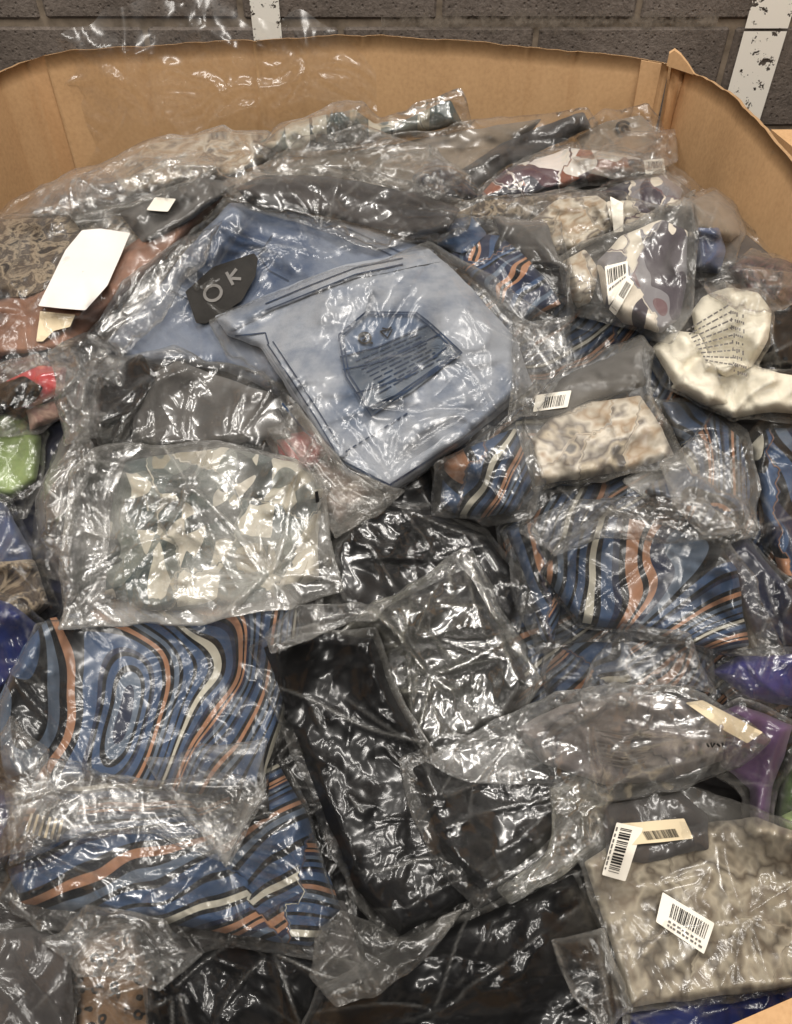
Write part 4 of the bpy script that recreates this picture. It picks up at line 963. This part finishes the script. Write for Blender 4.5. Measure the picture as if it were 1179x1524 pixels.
rw = random.Random(7); ln = []
for k in range(9):
    a = np.array((1022+k*3.5, 492+k*5.5)); c = np.array((1088+k*1.2, 452+k*11.5)); t = 0
    while t < .95:
        d = rw.uniform(.05, .16); ln.append([tuple(a+(c-a)*t), tuple(a+(c-a)*min(1, t+d))]); t += d+.035
ribbons('warning_text', ln, 2.4, b.F, .004, 'ink_soft', b.root, True)
ln = []
for k in range(7):
    a = np.array((1085+k*4.0, 465)); t = 0
    for j in range(9):
        y0 = 462+k*1.0+j*11; 
        if rw.random() < .8: ln.append([(1088+k*3+j*.6, y0), (1088+k*3+j*.6, y0+rw.uniform(3, 7))])
ribbons('warning_text', ln, 2.2, b.F, .0042, 'ink_soft', b.root, True)
b = bag('bagged_shirt', 'cream, plum and white printed shirt in tall pointed bag with barcode tags', 'bagged garment',
    [(832, 385), (870, 360), (930, 335), (985, 305), (1036, 283), (1037, 350), (1028, 440), (1030, 470), (1000, 510), (968, 505), (910, 480), (862, 470), (838, 430)],
    [([(838, 390), (870, 372), (890, 400), (880, 450), (860, 460), (845, 430)], 'camo', .03, .012), ([(890, 390), (925, 352), (985, 330), (1022, 345), (1020, 430), (1012, 470), (985, 496), (930, 480), (900, 450)], 'bold', .045, .010)], 'film_milky', amp=.0025, dens=.9, tens=[(1030, 290), (900, 460)])
barcode_label(b, [(900, 396), (934, 388), (936, 420), (906, 455)], 11, lines=1, nbars=14, bars=(.1, .9, .1, .5))
barcode_label(b, [(934, 412), (944, 420), (916, 470), (906, 460)], 12, lines=0, nbars=18, bars=(.15, .85, .1, .9), eps=.006)
b = bag('bagged_blouse', 'cream and tan blotched blouse in frosted bag with barcode sticker', 'bagged garment',
    [(782, 610), (835, 552), (900, 520), (955, 502), (972, 525), (968, 580), (1000, 640), (1019, 682), (1015, 695), (900, 715), (850, 722), (800, 732), (778, 690)],
    [([(790, 660), (820, 622), (880, 600), (950, 590), (985, 640), (1000, 680), (930, 700), (860, 712), (800, 720)], 'camo', .04, .010), ([(790, 615), (840, 560), (920, 525), (955, 515), (958, 575), (880, 595), (830, 618)], 'grey', .03, .006)], 'film_frost', amp=.0018, dens=.5, tens=[(960, 560)])
barcode_label(b, [(798, 588), (851, 581), (845, 606), (793, 613)], 5, lines=0, nbars=14, bars=(.28, .85, .2, .85))
# --- charcoal bundle, tubes, jeans
bag('bagged_leggings', 'striped navy and orange rolled leggings behind the front jeans', 'bagged garment',
    [(640, 325), (690, 318), (740, 325), (830, 330), (845, 400), (855, 475), (770, 490), (690, 410), (645, 370)],
    [([(735, 322), (815, 332), (832, 398), (790, 395), (745, 352)], 'grey', .035, .006), ([(668, 380), (715, 352), (745, 352), (795, 395), (835, 455), (780, 475), (705, 415)], 'tubes', .045, .006), ([(655, 328), (700, 322), (722, 350), (690, 378), (650, 368)], 'denim_dark', .045, .006)], 'film', amp=.003)
b = bag('bagged_jeans', 'mid blue jeans with a black waistband patch under the front jeans', 'bagged garment',
    [(140, 490), (230, 400), (295, 340), (335, 298), (420, 298), (520, 326), (640, 366), (680, 400), (600, 470), (490, 560), (420, 610), (330, 565), (190, 548)],
    [([(165, 505), (245, 420), (305, 345), (345, 304), (450, 312), (560, 345), (640, 375), (570, 440), (460, 500), (415, 585), (340, 548), (200, 535)], 'denim_mid', .05, .008, 'jeans', .9)], 'film_flat', folds=[[(435, 345), (475, 372), (512, 398)], [(440, 340), (480, 366)], [(330, 480), (400, 445), (470, 420)], [(160, 490), (220, 440), (290, 360)]], amp=.003, dens=.9, tens=[(300, 440), (470, 380)])
pt, pf = patch('waistband_patch', [(276, 434), (318, 397), (378, 377), (384, 385), (380, 412), (360, 448), (306, 482), (292, 481)], b.F, .008, 'tagblack', b.root, s=5)
V, Fs = join([ribbon_geo(p_, 4.5, lambda u, v: np.asarray(pf(u, v)), .0092) for p_ in (arc(317, 436, 13, 11, 0, 360, 18, -.5), [(337, 405), (347, 424)], [(352, 400), (341, 414), (359, 415)])])
mesh_obj('patch_lettering', V, Fs, MAT('tagprint'), pt, uv_of(V))
gt = b.gt[0]
ribbons('seam_stitching', [[(405, 350), (385, 380), (400, 402), (430, 418)], [(470, 325), (520, 350), (600, 388)], [(476, 320), (526, 344), (606, 380)], [(250, 430), (300, 455), (360, 500)]], 2.2, gt, .0012, 'thread', b.root.children[0])
bag('bagged_trousers', 'charcoal trousers folded in shiny edged bag above the jeans', 'bagged garment',
    [(325, 290), (368, 256), (480, 248), (620, 272), (702, 300), (692, 338), (650, 362), (560, 372), (470, 342), (375, 312)],
    [([(355, 282), (390, 262), (490, 262), (620, 288), (682, 310), (660, 345), (600, 352), (490, 322), (375, 300)], 'charcoal', .045, .006, 'garment', .25)], 'film_hard', folds=[[(380, 300), (480, 325), (560, 352), (620, 355)], [(400, 285), (500, 300)], [(690, 325), (600, 352)]], amp=.004, dens=1.1, tens=[(690, 325), (480, 345)])
bag('bagged_skirt', 'charcoal skirt in creased clear bag left below the front jeans', 'bagged garment',
    [(135, 615), (155, 530), (260, 518), (390, 555), (445, 590), (475, 655), (445, 700), (330, 672), (200, 680), (145, 690)],
    [([(205, 570), (262, 540), (400, 585), (430, 650), (330, 660), (200, 665)], 'grey', .03, .008, 'garment', 1.2), ([(148, 560), (210, 528), (232, 560), (205, 610), (140, 650)], 'black', .03, .008)], 'film_hard', folds=[[(230, 560), (180, 640)], [(240, 540), (200, 650)], [(290, 560), (270, 650)], [(360, 570), (340, 660)]], amp=.0035, dens=1.2, tens=[(230, 560), (165, 660)])
b = bag('bagged_jeans', 'light blue washed jeans with a printed pocket in the uppermost clear bag', 'bagged garment',
    [(308, 478), (400, 440), (520, 395), (642, 362), (735, 415), (790, 460), (848, 482), (830, 545), (795, 595), (700, 660), (575, 738), (508, 695), (430, 590), (345, 535)],
    [([(325, 472), (400, 442), (520, 396), (637, 374), (710, 445), (762, 508), (786, 572), (690, 655), (580, 732), (498, 684), (438, 590), (393, 518), (345, 500)], 'denim_light', .05, .007, 'jeans', -.5), ([(330, 470), (400, 440), (520, 394), (637, 374), (652, 390), (530, 414), (405, 462), (348, 492)], 'denim_light', .010, .002, 'waistband'), ([(393, 515), (412, 508), (462, 590), (520, 672), (500, 684), (438, 592)], 'denim_light', .008, .002, 'side_seam'), ([(500, 676), (590, 700), (690, 632), (770, 560), (784, 572), (690, 655), (580, 730)], 'denim_light', .009, .003, 'hem')], 'film_flat', folds=[[(318, 482), (370, 540), (425, 595), (485, 665)], [(690, 440), (740, 480)], [(780, 470), (760, 540), (800, 585)], [(660, 640), (740, 600), (830, 520)], [(600, 712), (690, 665), (780, 600)], [(545, 400), (600, 385), (650, 380)], [(640, 600), (690, 590)]], amp=.0035, dens=1.0, tens=[(800, 520), (740, 620), (640, 378), (585, 720)], rad=60)
gt = np.maximum.reduce(b.gt); jn = b.root.children[0]
def inner(P, k):
    c = np.mean(np.array(P), 0); return [tuple(c+(np.array(q)-c)*k) for q in P]
pk = [(504, 498), (545, 464), (620, 465), (642, 482), (688, 525), (553, 619), (515, 560)]
pp, _ = patch('back_pocket', pk, gt, .0028, 'denim_light', jn, stiff=False)
lo_, _ = patch('pocket_panel', [(506, 531), (560, 517), (635, 482), (688, 525), (612, 584), (553, 617), (522, 566)], gt, .0045, 'denim_pocket', jn, stiff=False)
ribbons('pocket_stitching', [pk+[pk[0]], inner(pk, .93)+[inner(pk, .93)[0]], [(506, 531), (560, 517), (636, 484)], [(510, 550), (570, 537), (655, 497)], [(530, 585), (600, 563), (672, 512)], [(545, 608), (608, 580), (684, 522)]], 2.2, gt, .006, 'thread', jn)
tx = []
for k in range(9):
    a = np.array((524+k*3.2, 540+k*6.6)); c = np.array((628+k*4.2, 494+k*4.6)); t = rw.uniform(.05, .15)
    while t < .92:
        d = rw.uniform(.06, .2); tx.append([tuple(a+(c-a)*t), tuple(a+(c-a)*min(.95, t+d))]); t += d+.03
ribbons('pocket_lettering', tx, 2.0, gt, .0062, 'thread', jn, True)
ribbons('round_logo', [arc(543, 503, 9, 8, 0, 360, 18), arc(541, 502, 4, 4, 200, 480, 10), [(547, 508), (555, 511)]], 3.2, gt, .0058, 'ink', jn)
ribbons('triangle_logo', [[(566, 493), (584, 490), (577, 503), (566, 493)], [(569, 488), (576, 490), (583, 487)]], 2.2, gt, .0058, 'ink', jn)
ribbons('seam_stitching', [[(398, 512), (430, 560), (470, 622), (497, 668)], [(406, 508), (438, 556), (478, 618), (506, 664)], [(395, 452), (460, 425), (530, 398), (600, 384)], [(395, 462), (460, 436), (530, 408), (600, 393)], [(350, 500), (395, 495), (400, 512)]], 2.0, gt, .0014, 'thread', jn)
ribbons('seam_stitching', [[(515+k*9.5, 672-k*5.9), (521+k*9.5, 668-k*5.9)] for k in range(10)], 2.4, gt, .0014, 'thread', jn, True)
ribbons('seam_stitching', [[(392, 516), (424, 564), (464, 627), (490, 672)]], 2.0, gt, .0014, 'thread_pale', jn)
ribbons('fold_shade_line', [[(420, 600), (452, 640), (505, 684), (580, 722), (690, 652), (772, 582)]], 3.0, gt, .001, 'denim_dark', jn)  # thin dark ribbon painted as the shade along the folded edge
bag('bagged_camisole', 'small blue and orange swirl top in clear bag under the tip of the jeans', 'bagged garment',
    [(642, 765), (648, 690), (690, 668), (730, 640), (772, 625), (790, 660), (811, 715), (792, 770), (720, 782)],
    [([(655, 755), (665, 690), (712, 660), (765, 640), (780, 680), (790, 720), (770, 758), (715, 768)], 'swirl_f', .04, .008)], 'film_milky', amp=.003, tens=[(790, 770), (700, 700)])
# --- leaf print bag on the left
bag('empty_film_bag', 'clear pointed bag mouth between the leaf print bag and the front jeans', 'plastic bag',
    [(400, 640), (445, 600), (500, 690), (600, 730), (560, 770), (500, 800), (480, 740)], [], 'film_soft', amp=.005, dens=1.6, tens=[(470, 680), (560, 740)])
bag('empty_film_bag', 'creased clear bag knotted over the dark swirl leggings on the right', 'plastic bag',
    [(770, 790), (850, 745), (930, 738), (1040, 740), (1110, 790), (1020, 810), (900, 800), (830, 830)], [], 'film_hard', amp=.006, dens=1.9, tens=[(925, 762), (850, 790)])
bag('empty_film_bag', 'sparkling crumpled film across the two swirl dresses at the lower left', 'plastic bag',
    [(10, 1180), (80, 1130), (200, 1160), (340, 1150), (400, 1180), (340, 1290), (230, 1240), (90, 1250), (15, 1290)], [], 'film_hard', amp=.005, dens=1.6, tens=[(120, 1190), (330, 1250), (40, 1250)])
b = bag('bagged_blouse', 'white and grey leaf print blouse in bright milky bag on the left', 'bagged garment',
    [(108, 700), (140, 668), (200, 662), (330, 656), (440, 684), (490, 720), (484, 770), (509, 878), (430, 905), (300, 925), (180, 932), (86, 938), (92, 850)],
    [([(170, 760), (190, 690), (330, 668), (450, 695), (478, 730), (470, 790), (470, 860), (380, 895), (230, 905), (160, 880)], 'leaf', .045, .016, 'garment', .2)], 'film_bright', folds=[[(482, 735), (440, 830), (395, 912)], [(470, 700), (455, 790), (498, 850)], [(190, 812), (120, 830)], [(190, 812), (110, 760)], [(190, 812), (290, 790), (330, 800)], [(190, 812), (215, 900)], [(300, 690), (290, 760), (310, 830)], [(380, 700), (360, 800)], [(240, 880), (330, 895), (420, 880)]], amp=.0042, dens=1.8, tens=[(190, 810), (400, 860), (130, 690), (280, 720), (120, 880)], rad=95)
ribbons('inked_stroke', [[(471, 731), (473, 748)]], 5, b.F, .005, 'ink', b.root)
# --- black bags in the middle
bag('bagged_jacket', 'black jacket in wrinkled yellowish clear bag with an upright corner', 'bagged garment',
    [(500, 945), (560, 895), (640, 850), (698, 812), (730, 870), (780, 960), (805, 1010), (770, 1090), (640, 1130), (560, 1060)],
    [([(520, 960), (580, 905), (690, 850), (745, 940), (780, 1010), (750, 1080), (640, 1110), (570, 1050)], 'black', .035, .010)], 'film_olive', folds=[[(600, 893), (603, 975), (625, 998), (660, 1018), (700, 1062)], [(618, 922), (660, 965), (692, 990)], [(560, 1022), (620, 1030), (690, 1022)], [(692, 826), (735, 910), (765, 1000)], [(600, 915), (660, 900), (740, 905)], [(665, 840), (675, 900)], [(640, 1040), (660, 1090)], [(720, 1000), (700, 1060)]], amp=.005, dens=.8, tens=[(690, 830), (610, 950), (640, 1000)])
bag('bagged_dress', 'black dress in stiff clear bag with a bright crumpled left seam', 'bagged garment',
    [(368, 965), (400, 948), (470, 930), (560, 940), (590, 1020), (640, 1110), (700, 1190), (730, 1260), (720, 1340), (590, 1410), (520, 1330), (480, 1240), (440, 1130), (400, 1040)],
    [([(398, 968), (470, 948), (555, 955), (580, 1030), (625, 1120), (690, 1200), (715, 1265), (700, 1330), (595, 1385), (530, 1315), (490, 1220), (450, 1110)], 'black', .04, .008, 'garment', 1.1)], 'film_thin', folds=[[(378, 966), (402, 1040), (440, 1135), (470, 1215), (500, 1320)], [(395, 957), (470, 940), (560, 930)], [(566, 1102), (600, 1140), (645, 1170)], [(590, 1060), (632, 1130), (652, 1170)], [(460, 1040), (480, 1090)], [(510, 1180), (545, 1210)], [(520, 1355), (610, 1350), (700, 1300)]], amp=.003, dens=.25, tens=[(640, 1110), (500, 1330)], curl=.012, pucker=.005)
bag('bagged_camisole', 'black top in crumpled sparkling clear bag beside the grey beige bag', 'bagged garment',
    [(600, 1130), (660, 1090), (760, 1095), (870, 1120), (905, 1190), (870, 1250), (790, 1310), (710, 1355), (650, 1290), (610, 1200)],
    [([(620, 1145), (670, 1120), (760, 1125), (845, 1150), (870, 1200), (780, 1280), (715, 1320), (660, 1260)], 'black', .04, .012)], 'film_hard', folds=[[(655, 1165), (700, 1160), (760, 1178)], [(640, 1185), (625, 1230)], [(690, 1180), (700, 1220), (720, 1250)], [(700, 1300), (770, 1250), (850, 1185)], [(740, 1280), (800, 1215)], [(660, 1105), (760, 1100), (860, 1125)]], amp=.006, dens=.8, tens=[(650, 1190), (720, 1330), (850, 1170)])
bag('empty_film_bag', 'crumpled empty clear bag with glints at the bottom centre', 'plastic bag',
    [(470, 1395), (510, 1355), (590, 1395), (640, 1380), (690, 1350), (640, 1420), (560, 1480), (500, 1500), (460, 1450)], [], 'film_soft', amp=.006, dens=1.8, tens=[(530, 1400), (560, 1480)])
# --- bottom right
bag('empty_film_bag', 'twisted bright film tail between the black top and the grey beige bag', 'plastic bag',
    [(820, 1175), (870, 1150), (915, 1185), (900, 1250), (840, 1300), (760, 1345), (740, 1320), (820, 1260)], [], 'film_olive', amp=.006, dens=1.8, tens=[(870, 1200), (780, 1320)])
b = bag('bagged_blouse', 'grey beige brush print blouse in clear bag with two barcode stickers at the bottom right', 'bagged garment',
    [(858, 1275), (885, 1215), (905, 1180), (1010, 1165), (1120, 1200), (1225, 1240), (1225, 1470), (1080, 1490), (935, 1508), (905, 1420), (880, 1330)],
    [([(872, 1285), (910, 1260), (1040, 1230), (1120, 1220), (1215, 1255), (1215, 1460), (1075, 1478), (940, 1495), (915, 1410), (890, 1330)], 'khaki', .05, .007), ([(900, 1200), (1010, 1180), (1050, 1215), (1052, 1262), (960, 1285), (905, 1275)], 'charcoal', .02, .004)], 'film_soft', folds=[[(1105, 1342), (1098, 1400), (1100, 1470)], [(1060, 1290), (1045, 1340), (1080, 1370)], [(900, 1300), (925, 1400), (940, 1490)], [(890, 1330), (980, 1320), (1050, 1300)], [(1040, 1230), (1100, 1260), (1160, 1250)]], amp=.003, dens=.9, tens=[(900, 1330), (1110, 1370)])
barcode_label(b, [(918, 1226), (1018, 1218), (1032, 1248), (938, 1258)], 21, lines=0, nbars=26, bars=(.3, .8, .45, .85), mat='sticker_tan')
barcode_label(b, [(957, 1232), (931, 1312), (896, 1302), (918, 1224)], 22, lines=2, nbars=20, bars=(.08, .9, .36, .8), eps=.006)
barcode_label(b, [(986, 1328), (1064, 1374), (1048, 1420), (976, 1372)], 23, lines=2, nbars=22, bars=(.22, .92, .14, .6))
b = bag('bagged_scarf', 'grey mauve scarf in glossy clear bag with a blank cream sticker', 'bagged garment',
    [(632, 1130), (740, 1070), (830, 1030), (920, 1015), (1020, 1020), (1090, 1060), (1150, 1100), (1100, 1140), (1010, 1180), (900, 1195), (800, 1165), (700, 1165)],
    [([(770, 1085), (840, 1050), (930, 1032), (1020, 1040), (1080, 1080), (1070, 1130), (990, 1160), (900, 1165), (810, 1135)], 'dusk', .03, .016)], 'film_silver', folds=[[(700, 1120), (790, 1065), (880, 1035), (1000, 1025), (1090, 1070)], [(880, 1075), (790, 1110)], [(880, 1075), (900, 1160)], [(980, 1060), (900, 1130)], [(1050, 1110), (960, 1165)]], amp=.004, dens=1.4, tens=[(880, 1075), (1100, 1100), (760, 1090)])
patch('cream_sticker', [(1020, 1046), (1046, 1042), (1090, 1065), (1136, 1090), (1112, 1106), (1080, 1088)], b.F, .005, 'sticker_tan', b.root)
ln = [[(905+rw.uniform(-25, 0), 1088+k*8+rw.uniform(-2, 2)), (930, 1094+k*8), (960+rw.uniform(0, 25), 1086+k*8)] for k in range(7)]
ribbons('warning_text', ln, 2.2, b.F, .005, 'ink_soft', b.root, True)
ribbons('inked_stroke', [[(1052, 1106), (1055, 1112)], [(1058, 1105), (1060, 1112), (1064, 1106)], [(1067, 1107), (1072, 1111)], [(1075, 1105), (1077, 1112)]], 3, b.F, .005, 'ink', b.root)

# --- loose bag mouths lying over their neighbours
for lab_, pts_, fm_, tn_ in (
    ('clear bag flap folded over the dark swirl top', [(880, 985), (935, 925), (1020, 945), (1062, 1035), (985, 1020), (930, 1045), (860, 1040)], 'film_thin', [(1022, 950), (900, 1030)]),
    ('clear bag flap between the leaf print bag and the black dress', [(395, 945), (440, 905), (530, 900), (585, 885), (560, 925), (470, 945), (410, 970)], 'film_hard', [(400, 960), (560, 900)]),
    ('creased clear flap over the taupe leggings at the left', [(60, 800), (70, 720), (130, 640), (150, 690), (110, 760), (100, 850)], 'film_hard', [(75, 800), (130, 660)]),
    ('wrinkled clear flap over the blue sleeve and the swirl dress at the left edge', [(-30, 1130), (20, 1070), (70, 1120), (85, 1190), (40, 1260), (-30, 1290)], 'film_hard', [(25, 1080), (60, 1180)]),
    ('clear pointed flap above the rust printed bag', [(850, 235), (930, 200), (1000, 195), (1010, 240), (940, 262), (880, 260)], 'film_hard', [(990, 215), (880, 240)]),
    ('clear flap draped between the cream jumper and the maroon dress', [(1040, 415), (1100, 395), (1190, 410), (1180, 450), (1130, 470), (1060, 440)], 'film_thin', [(1130, 430)]),
    ('milky flap over the tight swirl leggings near the right edge', [(985, 690), (1040, 650), (1105, 690), (1128, 790), (1050, 790), (1000, 750)], 'film_soft', [(1040, 700), (1110, 780)]),
    ('pointed clear flap reaching down from the swirl dress', [(215, 1130), (300, 1110), (400, 1100), (395, 1180), (335, 1290), (280, 1210)], 'film_thin', [(335, 1280), (270, 1120)]),
    ('crumpled clear flap under the tip of the grey beige bag', [(820, 1400), (900, 1380), (940, 1500), (900, 1540), (850, 1480)], 'film_thin', [(900, 1440)]),
    ('crumpled clear flap over the leopard print leggings', [(60, 1400), (130, 1350), (240, 1370), (300, 1420), (230, 1470), (120, 1450)], 'film_hard', [(130, 1400), (240, 1420)]),
    ('glossy clear flap beside the right edge of the front jeans', [(760, 470), (848, 478), (850, 540), (800, 610), (745, 640), (770, 560)], 'film_hard', [(815, 520), (780, 590)]),
    ('crumpled clear flap between the jeans and the red dress', [(430, 590), (470, 640), (520, 700), (585, 742), (540, 770), (470, 720), (420, 650)], 'film_thin', [(500, 700)]),
    ('shiny clear flap across the mid blue jeans and the jumper', [(130, 500), (190, 420), (280, 350), (330, 330), (300, 400), (240, 470), (180, 530)], 'film_hard', [(180, 470), (280, 370)])):
    bag('bag_flap', lab_, 'plastic bag', pts_, [], fm_, amp=.005, dens=1.5, tens=tn_, kink=7.0)

# ------------------------------------------------------------------ loose things
fld = LH.copy()
def loose_sheet(name, label, cat, pts, lift, mat, bend=.0):
    P = resample(pts, 6, .3, 3, 2); tv, tf = trimesh(P, 6, 2); g = plane_fit(fld, pts)
    c = np.array(pts).mean(0); q = ((tv-c)@np.array([.55, -.83]))/60
    h = np.asarray(g(tv[:, 0], tv[:, 1]))+lift+bend*q*q
    p = P3(tv[:, 0], tv[:, 1], h); n = len(p)
    p2 = P3(tv[:, 0], tv[:, 1], h-.0006)
    return tag(mesh_obj(name, np.vstack([p, p2]), tf+[(a+n, c_+n, b_+n) for a, b_, c_ in tf], MAT(mat), None, np.vstack([uv_of(p), uv_of(p2)])), label, cat)
loose_sheet('paper_sheet', 'blank white paper sheet curling on the terracotta bag at the left', 'paper', [(122, 343), (150, 340), (194, 347), (178, 385), (160, 425), (127, 462), (90, 459), (57, 455), (78, 412), (98, 372)], .008, 'paper', .006)
# front flap of the box, seen at the bottom right corner
A = P3(np.array([1085., 1195]), np.array([1526., 1478]), np.array([.075, .075]))
V = []; n = 40
for i in range(n):
    p = A[0]+(A[1]-A[0])*i/(n-1); wv = .0015*math.sin(i*1.4)
    for dy, dz in ((0, 0), (.0, -.0065+wv), (-.09, -.055), (-.09, -.048)): V.append(p+np.array([.02*dy, dy, dz]))
Fs = [(i*4+k, (i+1)*4+k, (i+1)*4+(k+1) % 4, i*4+(k+1) % 4) for i in range(n-1) for k in range(4)]+[(0, 1, 2, 3), (4*n-1, 4*n-2, 4*n-3, 4*n-4)]
fl_ = mesh_obj('folded_flap', V, Fs, MAT('card'), bx, smooth=False)
V, Fs = [], []
for i in range(34):
    p = A[0]+(A[1]-A[0])*(i+.5)/34; q = (A[1]-A[0])/34*.28
    k = len(V); V += [p-q+np.array([0, .0006, -.0052]), p+q+np.array([0, .0006, -.0052]), p+q*.4+np.array([0, .0006, -.0012]), p-q*.4+np.array([0, .0006, -.0012])]; Fs.append((k, k+1, k+2, k+3))
mesh_obj('corrugation_shade', V, Fs, MAT('carddark'), fl_, smooth=False)['kind'] = 'stuff'  # dark quads painted as the shade inside the open flutes
# clear liner hanging over the back rim
xs = np.linspace(on_plane(95, 80, BY)[0], on_plane(560, 80, BY)[0], 90); zs = np.linspace(.86, 1.165, 46); V = []
X, Z = np.meshgrid(xs, zs); uu, vv = X*900+700, Z*900
top = 1.075+.075*np.clip(fbm(xs*6, xs*0, 31, 3), -.6, 1)*1.0 - .05*ss(-.25, 0, xs)
Z = .84+(Z-.86)/(1.165-.86)*(top[None, :]-.84)
pt_ = np.stack([uu.ravel(), vv.ravel()], -1)
cr, ln = crinkle(pt_, None, 77, .004, 1.0, [(270, 930), (430, 900), (560, 960)]); cr = cr.reshape(X.shape)
Y = BY-.016-np.abs(cr)*1.1-.05*((X-(-.02))/.6)**4*.3 + np.where(Z > 1.05, (Z-1.05)*.25, 0)
V = np.stack([X, Y, Z], -1).reshape(-1, 3); n = len(xs)
Fs = [(j*n+i, j*n+i+1, (j+1)*n+i+1, (j+1)*n+i) for j in range(len(zs)-1) for i in range(n-1)]
tag(mesh_obj('plastic_liner', V, Fs, MAT('film_liner'), None, np.stack([V[:, 0]*10, V[:, 2]*10], -1), ln*.4), 'thin clear plastic liner hanging over the back rim of the cardboard box', 'plastic liner')
